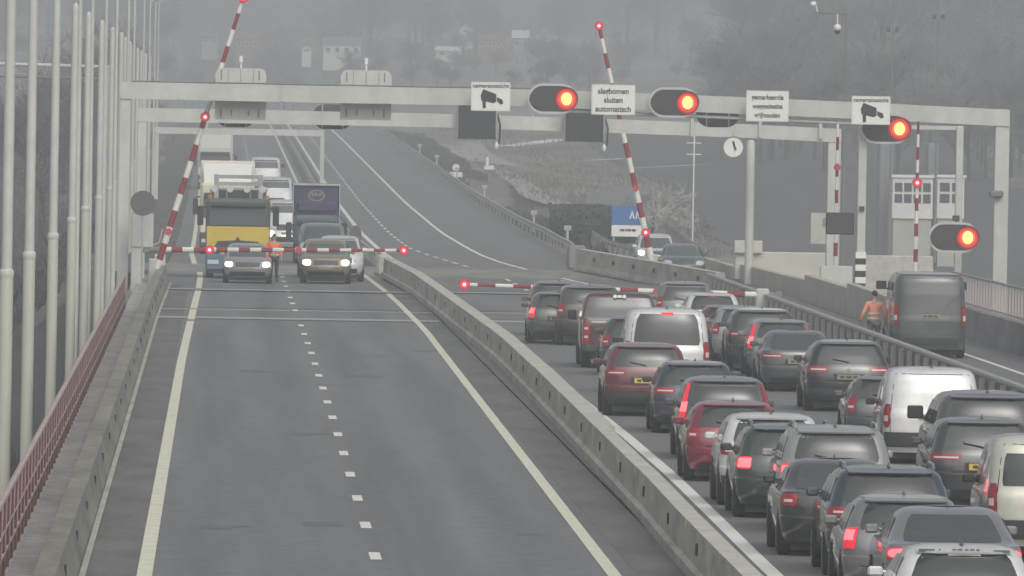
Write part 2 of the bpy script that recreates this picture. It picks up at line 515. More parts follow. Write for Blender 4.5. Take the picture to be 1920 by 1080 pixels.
class Shell:
    def __init__(s, lv, W, H, L, rr=.42, rn=2.8, fr=.65, fn=2.3):
        s.lv = [(z * H, r, L - f, hw * W / 2) for z, r, f, hw in lv]
        s.rr, s.rn, s.fr, s.fn, s.W, s.H, s.L = rr, rn, fr, fn, W, H, L

    def q(s, z):
        lv = s.lv
        if z <= lv[0][0]:
            return lv[0][1:]
        for a, b in zip(lv, lv[1:]):
            if z <= b[0]:
                t = (z - a[0]) / (b[0] - a[0])
                return tuple(p + (q - p) * t for p, q in zip(a[1:], b[1:]))
        return lv[-1][1:]

    @staticmethod
    def se(u, n):
        return 1 - (max(0.0, 1 - min(1, abs(u)) ** n)) ** (1 / n)

    def rear(s, u, z, off=0.0):
        r, f, hw = s.q(z)
        rr = min(s.rr, (f - r) * .45)
        sg = 1 if u > 0 else -1
        return (u * hw + sg * off * min(1, abs(u)) ** 6, r + rr * s.se(u, s.rn) - off, z)

    def front(s, u, z, off=0.0):
        r, f, hw = s.q(z)
        rr = min(s.fr, (f - r) * .45)
        sg = 1 if u > 0 else -1
        return (u * hw + sg * off * min(1, abs(u)) ** 6, f - rr * s.se(u, s.fn) + off, z)

    def side(s, sg, y, z, off=0.0):
        return (sg * (s.q(z)[2] + off), y, z)

    def body(s, mb, N=12, M=9):
        zs = []
        for a, b in zip(s.lv, s.lv[1:]):
            k = max(1, int((b[0] - a[0]) / .05))
            zs += [a[0] + (b[0] - a[0]) * i / k for i in range(k)]
        zs.append(s.lv[-1][0])
        base = len(mb.v)
        n = None
        for z in zs:
            ring = []
            r, f, hw = s.q(z)
            for i in range(2 * N + 1):
                t = (i / N - 1) * math.pi / 2
                ring.append(s.rear(math.copysign(abs(math.sin(t)) ** (2 / s.rn), t) if t else 0, z))
            for i in range(2 * M + 1):
                t = (1 - i / M) * math.pi / 2
                ring.append(s.front(math.copysign(abs(math.sin(t)) ** (2 / s.fn), t) if t else 0, z))
            n = len(ring)
            mb.v += ring
        for j in range(len(zs) - 1):
            for k in range(n):
                mb.f.append((base + j * n + k, base + j * n + (k + 1) % n, base + (j + 1) * n + (k + 1) % n, base + (j + 1) * n + k))
                mb.m.append(0)
        mb.f.append(tuple(base + k for k in reversed(range(n))))
        mb.m.append(1)
        mb.f.append(tuple(base + (len(zs) - 1) * n + k for k in range(n)))
        mb.m.append(0)

    def panel(s, mb, which, u0, u1, z0, z1, off=.008, mi=0, nu=10, nz=6, corner=0.0, t0=None, t1=None):
        """patch laid over the rear ('r') or front ('f') skin; u may differ at the top (t0, t1)"""
        t0 = u0 if t0 is None else t0
        t1 = u1 if t1 is None else t1
        fn = s.rear if which == 'r' else s.front
        vs = []
        for j in range(nz + 1):
            b = j / nz
            c = corner * abs(2 * b - 1) ** 6
            a0, a1 = u0 + (t0 - u0) * b, u1 + (t1 - u1) * b
            m, h = (a0 + a1) / 2, (a1 - a0) / 2 * (1 - c)
            for i in range(nu + 1):
                vs.append(fn(m + h * (2 * i / nu - 1), z0 + (z1 - z0) * b, off))
        fs = [(j * (nu + 1) + i, j * (nu + 1) + i + 1, (j + 1) * (nu + 1) + i + 1, (j + 1) * (nu + 1) + i) for j in range(nz) for i in range(nu)]
        mb.add(vs, fs, mi)
        return mb

    def glass_side(s, mb, sg, y0, y1, z0, z1, t0, t1, off=.006, mi=0, nz=5):
        vs = []
        for j in range(nz + 1):
            b = j / nz
            z = z0 + (z1 - z0) * b
            ya, yb = y0 + (t0 - y0) * b, y1 + (t1 - y1) * b
            for i in range(4):
                vs.append(s.side(sg, ya + (yb - ya) * i / 3, z, off))
        fs = [(j * 4 + i, j * 4 + i + 1, j * 4 + 5 + i, j * 4 + 4 + i) for j in range(nz) for i in range(3)]
        return mb.add(vs, fs, mi)


def wheel_mesh(r, wd):
    key = (round(r, 2), round(wd, 2))
    if key not in WHEELS:
        prof = [(-wd / 2, r * .62), (-wd / 2 + .005, r * .9), (-wd / 2 + .03, r), (wd / 2 - .03, r), (wd / 2 - .005, r * .9), (wd / 2, r * .62)]
        n = 20
        mb = MB()
        vs = [(x, q * math.cos(2 * math.pi * k / n), q * math.sin(2 * math.pi * k / n)) for x, q in prof for k in range(n)]
        fs = [(j * n + k, j * n + (k + 1) % n, (j + 1) * n + (k + 1) % n, (j + 1) * n + k) for j in range(len(prof) - 1) for k in range(n)]
        fs += [tuple(range(n)), tuple((len(prof) - 1) * n + k for k in range(n))]
        mb.add(vs, fs)
        rb = MB()
        q = r * .64
        for sg in (-1, 1):
            x = sg * (wd / 2 + .004)
            ring = [(x, q * math.cos(2 * math.pi * k / n), q * math.sin(2 * math.pi * k / n)) for k in range(n)]
            rb.add(ring + [(x * .8, 0, 0)], [(k, (k + 1) % n, n) for k in range(n)])
        WHEELS[key] = (mb, rb)
    return WHEELS[key]


WHEELS = {}


def lamp_shape(S, mb, sg, kind, H, on, mats):
    """one rear lamp cluster: material slots 0 lens, 1 clear band, 2 bright bulb"""
    def P(u0, u1, z0, z1, mi=0, off=.012, **k):
        if sg < 0:
            u0, u1 = -u1, -u0
            if 't0' in k:
                k['t0'], k['t1'] = -k['t1'], -k['t0']
        S.panel(mb, 'r', u0, u1, z0 * H, z1 * H, off, mi, nu=8, nz=4, **k)
    if kind == 'h':
        P(.50, .985, .555, .64, corner=.10)
        P(.55, .90, .585, .605, 1, .018)
        if on:
            P(.62, .96, .56, .635, 2, .02, corner=.3)
    elif kind == 'wide':
        P(.42, .985, .56, .625, corner=.15)
        P(.48, .92, .580, .598, 1, .018)
        if on:
            P(.6, .95, .575, .615, 2, .02)
    elif kind == 'v':
        P(.80, .985, .50, .70, corner=.15)
        P(.84, .96, .56, .59, 1, .018)
        if on:
            P(.84, .97, .58, .68, 2, .02)
    elif kind == 'tall':
        P(.86, .985, .50, .92, corner=.12, t0=.90, t1=.985)
        P(.88, .975, .55, .585, 1, .018)
        if on:
            P(.86, .98, .58, .70, 2, .02)
    elif kind == 'tri':
        P(.62, .985, .50, .66, corner=.2, t0=.78, t1=.985)
        P(.76, .95, .535, .565, 1, .018)
        if on:
            P(.76, .96, .56, .64, 2, .02)
    elif kind == 'vanl':
        P(.86, .99, .38, .62, corner=.35)
        P(.90, .975, .44, .50, 1, .018)
        if on:
            P(.88, .98, .5, .6, 2, .02)
    elif kind == 'round':
        P(.72, .985, .53, .66, corner=.3)
        P(.80, .93, .57, .60, 1, .018)
        if on:
            P(.74, .96, .545, .645, 2, .02)


def car(name, label, cat, typ, W, H, L, col, X, Y, group, away=True, lights='h', lit=(0, 0), brake3=False, rails=None, plate='dull', roof=None, extras=(), metal=0.3, yaw=0.0, tint=None, rough=.32):
    """a road vehicle; its origin is on the road under its rear (away) or front (facing) bumper"""
    pm = paint(col[0], col[1], metal, rough) if isinstance(col[0], str) else col
    z0 = rz_(Y)
    S = Shell(TYPES[typ], W, H, L)
    root = thing(name, label, cat, (X, Y if away else Y, z0), (0 if away else math.pi) + rad(yaw), group)
    dy = 0.0 if away else -L           # facing vehicles: shift so that the origin lies under the nose
    boxy = typ in ('van', 'bigvan')

    def B(mb, nm, m, par=root, smooth=None):
        if dy:
            mb.v = [(a, b + dy, c) for a, b, c in mb.v]
        return mb.build(nm, m, par, smooth)
    mb = MB()
    S.body(mb)
    cowl = [l for l in S.lv if l[2] < L - .8][0]
    zb = cowl[0]
    zt = S.lv[-4][0]
    # tailgate and bumper shut lines, wheel arches and door gaps belong to the body mesh
    if not boxy:
        S.panel(mb, 'r', -.74, .74, .335 * H, .335 * H + .012, .004, 1, nz=1)
        S.panel(mb, 'r', -.60, .60, .44 * H, .452 * H, .004, 1, nz=1, nu=16)
        S.panel(mb, 'r', -.36, .36, .452 * H, .535 * H, .003, 1, nz=2, nu=6)
    else:
        mb.add([S.rear(.0 - .008 / W, .2 * H, .004), S.rear(.008 / W, .2 * H, .004), S.rear(.008 / W, .93 * H, .004), S.rear(-.008 / W, .93 * H, .004)], [(0, 1, 2, 3)], 1)
        for u in (-.86, .86):
            S.panel(mb, 'r', u - .006, u + .006, .2 * H, .93 * H, .004, 1, nu=1)
        S.panel(mb, 'r', -.86, .86, .93 * H, .93 * H + .012, .004, 1, nz=1)
    wr = .33 if typ not in ('suv', 'bigvan') else .36
    ax0, ax1 = .16 * L + .12, .80 * L
    for sg in (-1, 1):
        for ya in (ax0, ax1):
            n = 14
            arc = [(ya + (wr + .05) * math.cos(math.pi * k / n), wr + (wr + .05) * math.sin(math.pi * k / n)) for k in range(n + 1)]
            vs = [S.side(sg, a, max(b, S.lv[0][0]), .004) for a, b in arc] + [S.side(sg, ya, wr * .8, .004)]
            mb.add(vs, [(k, k + 1, n + 1) for k in range(n)], 1)
        for yd in (L * .36, L * .58):
            mb.add([S.side(sg, yd - .006, .2 * H, .004), S.side(sg, yd + .006, .2 * H, .004), S.side(sg, yd + .006, zb, .004), S.side(sg, yd - .006, zb, .004)], [(0, 1, 2, 3)], 1)
    mb.box((0, L / 2, .2), (W * .8, L * .84, .2), 1)
    B(mb, 'body', [pm, BLACK], smooth=35)
    gl = tint or GLASS
    if roof:
        mb = MB()
        # separate roof skin: two-tone paint on one suv, painted sky sheen on others
        zs = [l[0] for l in S.lv[-4:]]
        for j in range(len(zs) - 1):
            for i in range(24):
                pass
        rs = [S.lv[-3], S.lv[-2], S.lv[-1]]
        ring = []
        for (z, r, f, hw) in rs:
            rg = []
            for i in range(13):
                t = (i / 6 - 1) * math.pi / 2
                p = S.rear(math.copysign(abs(math.sin(t)) ** (2 / S.rn), t) if t else 0, z)
                rg.append((p[0] * 1.004, p[1] - .004, p[2] + .006))
            for i in range(13):
                t = (1 - i / 6) * math.pi / 2
                p = S.front(math.copysign(abs(math.sin(t)) ** (2 / S.fn), t) if t else 0, z)
                rg.append((p[0] * 1.004, p[1] + .004, p[2] + .006))
            ring += rg
        n = 26
        fs = [(j * n + k, j * n + (k + 1) % n, (j + 1) * n + (k + 1) % n, (j + 1) * n + k) for j in range(2) for k in range(n)] + [tuple(2 * n + k for k in range(n))]
        mb.add(ring, fs)
        B(mb, 'roof', roof, smooth=60)
    # glazing
    g0 = zb + .02 * H
    if typ == 'sedan':
        g0 = .70 * H
    zr1 = .932 * H
    blank = 'blank' in extras
    if not blank:
        mb = MB()
        if boxy and 'onewindow' not in extras:
            for a, b in ((-.80, -.07), (.07, .80)):
                S.panel(mb, 'r', a, b, .60 * H, .86 * H, .007, 0, corner=.06)
        else:
            uu = .80 if typ != 'mpv' else .82
            S.panel(mb, 'r', -uu, uu, g0, zr1, .007, 0, nu=14, corner=.05, t0=-uu * .96, t1=uu * .96)
        rw = B(mb, 'rear_window', gl, smooth=50)
        if not boxy and typ != 'sedan' and away:
            wb = MB()
            a, b = S.rear(.0, g0 + .03, .03), S.rear(-.42, g0 + .10, .03)
            wb.tube([a, b], .012, 5)
            B(wb, 'wiper', BLACK, rw)
    mb = MB()
    S.panel(mb, 'f', -.84, .84, zb + .01, .935 * H, .007, 0, nu=14, corner=.04, t0=-.80, t1=.80)
    B(mb, 'windscreen', GLASS_L if not away else gl, smooth=50)
    ztop = .90 * H
    rq = lambda z: S.q(z)
    for sg in (-1, 1):
        if blank or typ == 'bigvan':
            spans = [(.70, .92)]
        elif typ == 'van':
            spans = [(.62, .9)]
        else:
            spans = [(.06, .33), (.36, .60), (.63, .95)]
        r0, f0, _ = rq(zb + .03)
        r1, f1, _ = rq(ztop)
        for a, b in spans:
            m2 = MB()
            if typ == 'sedan':
                r0b = .95
            else:
                r0b = r0 + .25
            S.glass_side(m2, sg, r0b + (f0 - .25 - r0b) * a, r0b + (f0 - .25 - r0b) * b, zb + .03, ztop, r1 + .2 + (f1 - .3 - r1 - .2) * a, r1 + .2 + (f1 - .3 - r1 - .2) * b)
            B(m2, 'side_window', gl)
    # lamps, plate, bumper
    for sg in (-1, 1):
        mb = MB()
        on = lit[0] if sg < 0 else lit[1]
        lamp_shape(S, mb, sg, lights, H, on, None)
        o = B(mb, 'tail_light', [TAIL_ON if on else TAIL, TAIL_ON if on else TAIL_W, TAIL_HOT], smooth=50)
        if on and away:
            o['label'] = 'lit red tail light'
    if brake3:
        mb = MB()
        S.panel(mb, 'r', -.16, .16, .925 * H, .955 * H, .012)
        tag(B(mb, 'brake_light', [TAIL_ON]), 'lit high brake light')
    if 'spoiler' in extras or (away and typ in ('hatch', 'suv', 'wagon', 'mpv')):
        mb = MB()
        p = [S.rear(u, .945 * H, .0) for u in (-.85, -.5, 0, .5, .85)]
        vs = []
        for q in p:
            vs += [(q[0], q[1] - .10, q[2] + .012), (q[0], q[1] + .12, q[2] + .045), (q[0], q[1] + .12, q[2] - .01), (q[0], q[1] - .09, q[2] - .012)]
        fs = [(i * 4 + k, i * 4 + (k + 1) % 4, i * 4 + 4 + (k + 1) % 4, i * 4 + 4 + k) for i in range(4) for k in range(4)] + [(0, 1, 2, 3), (19, 18, 17, 16)]
        mb.add(vs, fs)
        B(mb, 'spoiler', pm, smooth=40)
    mb = MB()
    if 'plastic' in extras or typ == 'suv':
        S.panel(mb, 'r', -.97, .97, .175 * H, .33 * H, .02, 0, nu=16)
    else:
        S.panel(mb, 'r', -.78, .78, .16 * H, .235 * H, .015, 0, nu=12)
    B(mb, 'bumper', DARK, smooth=50)
    if plate:
        mb = MB()
        zp = .492 * H if 'lowplate' not in extras else .29 * H
        if typ == 'sedan':
            zp = .50 * H
        y = S.rear(0, zp, .02)[1]
        mb.box((0, y, zp), (.52, .012, .11), 0)
        for k, wd in enumerate((.09, .13, .09)):
            mb.box((-.15 + .15 * k, y - .008, zp), (wd, .004, .055), 1)
        B(mb, 'licence_plate', [PLATE_Y if plate == 'yellow' else mat('dull_plate', (.27, .25, .17), .5), DARK])
        if 'badge' in extras:
            m2 = MB()
            yb = S.rear(0, zp + .16, .015)[1]
            m2.disc((0, yb, zp + .16), .045, depth=.01, r2=.035)
            B(m2, 'badge', CHROME)
    if not away:
        for sg in (-1, 1):
            mb = MB()
            hz = (.56, .66) if boxy else (.46, .56)
            if typ == 'bigvan':
                hz = (.33, .42)
            u0, u1 = (.58, .95) if sg > 0 else (-.95, -.58)
            S.panel(mb, 'f', u0, u1, hz[0] * H * .93, hz[1] * H * .95, .015, 0, corner=.2)
            S.panel(mb, 'f', u0 + .04, u1 - .03, hz[0] * H * .90, hz[1] * H * .975, .02, 1, corner=.55)
            B(mb, 'headlight', [HEAD, HEAD_ON if lit[0] else HEAD], smooth=50)
        mb = MB()
        S.panel(mb, 'f', -.5, .5, .42 * H, .53 * H, .012)
        for k in range(3):
            S.panel(mb, 'f', -.48, .48, (.435 + .032 * k) * H, (.445 + .032 * k) * H, .02, 1, nz=1)
        B(mb, 'grille', [BLACK, GALV_D])
        mb = MB()
        S.panel(mb, 'f', -.75, .75, .19 * H, .29 * H, .012)
        B(mb, 'lower_grille', BLACK)
        mb = MB()
        zp = .36 * H
        y = S.front(0, zp, .02)[1]
        mb.box((0, y, zp), (.52, .012, .11))
        B(mb, 'licence_plate', mat('dull_plate', (.27, .25, .17), .5))
    # wheels
    tyre, rimb = wheel_mesh(wr, .22)
    for sg in (-1, 1):
        for ya in (ax0, ax1):
            t2, r2 = MB(), MB()
            t2.add([(sg * (W / 2 - .095) + a, ya + b, wr + c) for a, b, c in tyre.v], tyre.f)
            r2.add([(sg * (W / 2 - .095) + a, ya + b, wr + c) for a, b, c in rimb.v], rimb.f)
            wh = B(t2, 'wheel', RUBBER, smooth=40)
            B(r2, 'rim', RIM, wh)
    # mirrors
    for sg in (-1, 1):
        mb = MB()
        ym = f0 - .35 if typ != 'sedan' else rq(zb + .03)[1] - .35
        zm = zb + .10
        xm = S.q(zb + .03)[2]
        big = 1.5 if typ == 'bigvan' or 'bigmirror' in extras else 1.0
        mb.box((sg * (xm + .10 * big), ym, zm + (.08 if big > 1 else -.02)), (.19 * big, .12, .125 * big * (1.25 if big > 1 else 1)), 0, bev=.04)
        mb.tube([(sg * (xm - .03), ym, zm - .03), (sg * (xm + .08), ym, zm)], .02, 5)
        B(mb, 'mirror', pm if not boxy and 'bigmirror' not in extras else BLACK, smooth=30)
    # roof furniture
    if rails:
        for sg in (-1, 1):
            mb = MB()
            r1_, f1_, h1 = rq(.965 * H)
            pts = []
            for k in range(9):
                t = k / 8
                y = r1_ + .12 + (f1_ - r1_ - .5) * t
                z = .985 * H + (.07 if 0 < k < 8 else -.01)
                pts.append((sg * (h1 - .03), y, z))
            mb.tube(pts, .022, 6)
            B(mb, 'roof_rail', rails, smooth=60)
    if 'noantenna' not in extras and away:
        mb = MB()
        y = S.lv[-2][1] + .10
        mb.add([(-.025, y - .10, H * .996), (.025, y - .10, H * .996), (.02, y + .1, H * .998), (-.02, y + .1, H * .998), (0, y - .06, H + .07)], [(0, 1, 2, 3), (0, 4, 1), (1, 4, 2), (2, 4, 3), (3, 4, 0)])
        B(mb, 'antenna', DARK)
    if 'exhaust' in extras:
        mb = MB()
        for sg in (-1, 1):
            mb.tube([(sg * W * .3, .0, .30), (sg * W * .3, .3, .30)], .04, 8)
        B(mb, 'exhaust', CHROME)
    return root, S


# ------------------------------------------------------------------ ground, river, decks and markings
def field(y):
    return interp([(380, -8), (460, -5), (520, -3.2), (700, -2.6), (850, -1.6), (1000, 0.1), (1250, 3.0), (1800, 9.0), (2300, 15.2), (2700, 20), (3400, 27)], y)


def low(y):
    return interp([(380, -8), (700, -7.2), (1000, -4.5), (1300, 1.5), (1800, 8.5), (2300, 15.2), (2700, 20), (3400, 27)], y)


def ground_z(x, y):
    n = .5 * math.sin(x * .11 + y * .013) + .35 * math.sin(x * .05 - y * .021 + 1.3)
    if x < -6:
        k = min(1, (-6 - x) / 8)
        e = rz_(y) - .5 if y > 470 else -8
        return e + (low(y) + n * .5 - e) * k
    if x <= 27:
        if y < 470:
            return -8
        e = rz_(y) - .35
        if x < 18.4:
            return e
        if y < 940 and x < 27:
            return min(field(y) + n * .3, e - .6) if x > 24 else min(e - .6, -0.9 - (y - 470) * .002)
        k = min(1, (x - 18.4) / 7)
        return e + (field(y) + n * .4 - e) * k
    k = min(1, (x - 27) / 10)
    rim = 1.0 if y < 1300 else 0
    v = min(1, max(0, (x - 33) / 7)) * min(1, max(0, (960 - y) / 60))
    return field(y) + n * (.6 + .4 * k) - (2.5 * k if y < 700 else 0) * (1 - v) - max(0, field(y) + 8.2) * v


xs = [-900, -600, -400, -260, -180, -120, -80, -60, -45, -35, -28, -22, -18, -14, -10, -8, -6, -3, 0, 4, 8, 12, 16, 18.4, 20, 22, 24, 27, 30, 33, 37, 41, 45, 50, 56, 63, 71, 80, 90, 105, 120, 140, 165, 200, 260, 350, 500, 750, 1100]
ys = [-200, 0, 120, 240, 330, 400, 440, 469, 475, 500, 530] + list(range(560, 1400, 30)) + list(range(1400, 2800, 60)) + [2900, 3100, 3400]
mb = MB()
mb.add([(x, y, ground_z(x, y)) for y in ys for x in xs], [(j * len(xs) + i, j * len(xs) + i + 1, (j + 1) * len(xs) + i + 1, (j + 1) * len(xs) + i) for j in range(len(ys) - 1) for i in range(len(xs) - 1)])
tag(mb.build('ground', GRASS, smooth=80), kind='structure')
mb = MB()
lx = [-140, -80, -50, -36, -28, -22, -18, -14, -11, -8, -6.2]
ly = [60, 300, 400, 440, 480] + list(range(510, 1300, 30))
mb.add([(x, y, ground_z(x, y) + .08) for y in ly for x in lx], [(j * len(lx) + i, j * len(lx) + i + 1, (j + 1) * len(lx) + i + 1, (j + 1) * len(lx) + i) for j in range(len(ly) - 1) for i in range(len(lx) - 1)])
tag(mb.build('river_bank', BANK, smooth=80), kind='structure')
mb = MB()
lx = [39, 43, 48, 55, 65, 80, 110]
ly = [405, 440, 480] + list(range(520, 1340, 40))
mb.add([(x, y, ground_z(x, y) + .1) for y in ly for x in lx], [(j * len(lx) + i, j * len(lx) + i + 1, (j + 1) * len(lx) + i + 1, (j + 1) * len(lx) + i) for j in range(len(ly) - 1) for i in range(len(lx) - 1)])
tag(mb.build('river_bank', mat('grey_bank', (.062, .062, .066), .95, noise=(.15, .3)), smooth=80), kind='structure')

# carriageways
tag(band(-2.3, 6.95, 60, 1650).build('road', ASPH), kind='structure')
tag(band(-2.3, -1.05, 60, 400, .004).build('road_gutter', GUTTER), kind='structure')
tag(band(6.15, 6.95, 60, 430, .004).build('road_gutter', GUTTER), kind='structure')
tag(band(7.0, 17.45, 60, 1650).build('road', ASPH_OLD), kind='structure')
SL = [(60, 17.6), (400, 17.7), (480, 17.9), (540, 18.6), (620, 20.5), (760, 24.2), (900, 29.5), (960, 32)]
SRr = [(60, 22.3), (345, 22.3), (347, 20.6), (480, 20.6), (540, 22.2), (620, 24.5), (760, 28.5), (900, 34), (960, 36.8)]
SZ = [(60, 0), (470, 0), (560, -.45), (700, -.9), (960, -.2)]
mb = MB()
yy = [60, 200, 345, 347, 400, 440, 480] + list(range(500, 970, 20))
mb.strip([(interp(SL, y), y, interp(SZ, y)) for y in yy], [(interp(SRr, y), y, interp(SZ, y)) for y in yy])
tag(mb.build('side_road', ASPH_OLD), kind='structure')
mb = MB()
for x in (20.95,):
    mb.strip([(x - .08, y, .004) for y in (60, 200, 345)], [(x + .08, y, .004) for y in (60, 200, 345)])
tag(mb.build('side_road_marking', MARK), kind='structure')
# bridge deck under the roads
mb = MB()
mb.box((10.0, 260, -.72), (26.4, 420, 1.2))
tag(mb.build('bridge_deck', CONC_D), kind='structure')

# painted lines
LE = [(60, -.95), (160, -.97), (290, -.90), (345, -.80), (400, -.68), (440, -.66), (470, -.95), (520, -1.22), (700, -1.3), (1100, -1.5), (1650, -1.5)]
sh = lambda tab, d: [(y, x + d) for y, x in tab]
mb = MB()
for a, b in ((60, 343), (345.5, 362), (364, 402), (404, 1600)):
    band(sh(LE, -.11), sh(LE, .11), a, b, .008, mb)
tag(mb.build('edge_line', MARKY), kind='structure')
RE = [(60, 5.75), (162, 5.80), (237, 5.97), (335, 6.20), (400, 6.05), (440, 5.8), (520, 5.8), (1650, 5.8)]
tag(band(sh(RE, -.10), sh(RE, .10), 60, 1500, .008).build('edge_line', MARKY), kind='structure')
RM = [(60, 8.1), (140, 8.12), (163, 8.16), (181, 8.27), (207, 8.42), (231, 8.45), (260, 8.4), (420, 8.2), (520, 7.9), (1650, 7.9)]
tag(band(sh(RM, -.12), sh(RM, .12), 60, 1500, .008).build('edge_line', MARK), kind='structure')
RR = [(60, 15.4), (400, 15.2), (450, 13.6), (500, 12.7), (540, 12.5), (1650, 12.5)]
tag(band(sh(RR, -.10), sh(RR, .10), 60, 1550, .008).build('edge_line', MARK), kind='structure')
DC = [(60, 2.38), (170, 2.42), (230, 2.50), (300, 2.55), (400, 2.50), (1650, 2.4)]
mb = MB()
y = 168.2 - 12.2 * 8
while y < 1300:
    if not 345 < y < 352 and not 400 < y < 405:
        band(sh(DC, -.085), sh(DC, .085), y - 1.35, y + 1.35, .008, mb)
    y += 12.2
tag(mb.build('lane_marking', MARK), kind='structure')
LC = [(60, 11.6), (450, 11.3), (560, 9.5), (1650, 9.3)]
mb = MB()
y = 100
while y < 1300:
    band(sh(LC, -.075), sh(LC, .075), y, y + (3 if y < 420 else 6), .008, mb)
    y += 12
tag(mb.build('lane_marking', MARK), kind='structure')
# steel joints and stop strips of the lifting span
mb = MB()
for (ya, yb, x0, x1) in ((347.6, 350.4, -1.8, 6.9), (349.6, 352.4, 7.9, 17.3), (362, 363.4, -1.8, 6.9), (364, 365.4, 7.9, 17.3), (399.6, 401.6, -1.8, 6.9), (402, 404, 7.9, 17.3)):
    mb.strip([(x0, ya, .006), (x0, yb, .006)], [(x1, ya + .3, .006), (x1, yb + .3, .006)])
tag(mb.build('deck_joint', JOINT), kind='structure')
mb = MB()
for (ya, yb, x0, x1) in ((346.6, 347.3, -1.8, 6.9), (365, 365.5, -1.8, 6.9), (398.6, 399.2, -1.8, 6.9), (353, 353.6, 7.9, 17.3), (367, 367.5, 7.9, 17.3)):
    mb.strip([(x0, ya, .006), (x0, yb, .006)], [(x1, ya + .3, .006), (x1, yb + .3, .006)])
tag(mb.build('deck_joint_gap', JOINT_D), kind='structure')
# tar patches and skid marks on the deck surface
mb = MB()
rng = random.Random(5)
for k in range(16):
    x = rng.uniform(-.6, 5.4)
    y = rng.uniform(110, 335)
    L_ = rng.uniform(.6, 2.2)
    mb.strip([(x, y, .004), (x, y + L_, .004)], [(x + rng.uniform(.3, 1.1), y + .1, .004), (x + rng.uniform(.3, 1.1), y + L_, .004)])
tag(mb.build('road_repair_patch', mat('tar_patch', (.124, .128, .130), .75, noise=(2, .2))), kind='structure')

# left side: walkway, parapet
tag(MB().box((-2.66, 230, -.05), (.50, 352, .36)).build('walkway', mat('walkway_concrete', (.35, .347, .335), .9, noise=(1.2, .25), stretch=(1, .2, 1), fine=(4, .2))), kind='structure')


def nj(h, wd, flip=False):
    p = [(0, 0), (0, .10), (.07, .28), (.13, h), (wd - .13, h), (wd - .07, .28), (wd, .10), (wd, 0)]
    return [(-a, b) for a, b in reversed(p)] if flip else p


mb = MB()
y = 90.0
x0t = [(60, -1.9), (200, -1.9), (345, -1.9), (400, -1.82), (418, -1.78)]
k = 0
while y < 414:
    j = (.003, -.003, .001)[k % 3]
    mb.sweep(nj(.62, .55, True), [(interp(x0t, y) + j, y, 0), (interp(x0t, y + 5.96) + j, y + 5.96, 0)])
    y += 6
    k += 1
tag(mb.build('parapet_wall', CONC_D), 'low weathered concrete parapet between the walkway and the left gutter', 'wall')
pw = bpy.data.objects['parapet_wall']
tag(band([(60, -1.89), (345, -1.89), (418, -1.77)], [(60, -1.80), (345, -1.80), (418, -1.68)], 60, 416, .03).build('kerb_edge', CONC), kind='structure')
for y in range(104, 400, 12):
    tag(MB().box((interp(x0t, y) - .095, y, .40), (.05, .28, .14)).build('drain_slot', JOINT_D, pw))

# median barrier
MBX = [(60, 6.8), (146, 6.86), (162, 6.92), (185, 7.06), (214, 7.16), (260, 7.32), (295, 7.38), (345, 7.16), (400, 6.9), (441, 6.32)]
mb = MB()
y = 88.0
k = 0
while y < 436:
    j = (.004, -.003, .0, .002)[k % 4]
    e = min(y + 5.93, 441)
    wt = .33 if y < 213 else .44
    p = [(-.08, 0), (-.08, .16), (0, .20), (.02, .72), (wt - .04, .72), (wt, .68), (wt, .1), (wt, 0)]
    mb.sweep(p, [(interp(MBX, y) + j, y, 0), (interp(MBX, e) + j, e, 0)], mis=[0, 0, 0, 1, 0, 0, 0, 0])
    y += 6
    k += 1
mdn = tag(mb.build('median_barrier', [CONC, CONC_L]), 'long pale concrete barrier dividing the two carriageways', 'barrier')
for y in range(100, 430, 12):
    MB().box((interp(MBX, y) + .015, y + 1.1, .46), (.05, .26, .17)).build('drain_slot', JOINT_D, mdn)
mb = MB()
mb.box((6.42, 438.6, .42), (.5, .9, .84), bev=.1)
mb.build('end_block', CONC_L, mdn)


def guard_rail(label, path, z, side, sp=4.0, hgt=.75, group=None, posts=True, pm=GALV_D, railm=GALV):
    """steel guard rail; path [(x, y)], posts stand on the side away from traffic"""
    root = thing('guard_rail', label, 'guard rail', (path[0][0], path[0][1], z(path[0][1])), group=group)
    ox, oy, oz = root.location
    pts = []
    for (xa, ya), (xb, yb) in zip(path, path[1:]):
        n = max(1, int(abs(yb - ya) / 12))
        pts += [(xa + (xb - xa) * i / n, ya + (yb - ya) * i / n) for i in range(n)]
    pts.append(path[-1])
    mb = MB()
    prof = [(0, -.16), (.05 * side, -.12), (0, -.04), (0, .04), (.05 * side, .12), (0, .16), (-.03 * side, .16), (.01 * side, .10), (-.03 * side, 0), (.01 * side, -.1), (-.03 * side, -.16)]
    mb.sweep(prof, [(x - ox, y - oy, z(y) - oz + hgt - .16) for x, y in pts])
    mb.build('rail', railm, root)
    if posts:
        tab = [(y, x) for x, y in pts]
        tab.sort()
        y = tab[0][0] + 1
        n = 0
        while y < tab[-1][0] and n < 100:
            b = MB().box((interp(tab, y) - ox - .09 * side, y - oy, z(y) - oz + hgt / 2 - .1), (.10, .12, hgt), 0)
            b.build('post', pm, root)
            y += sp
            n += 1
    return root


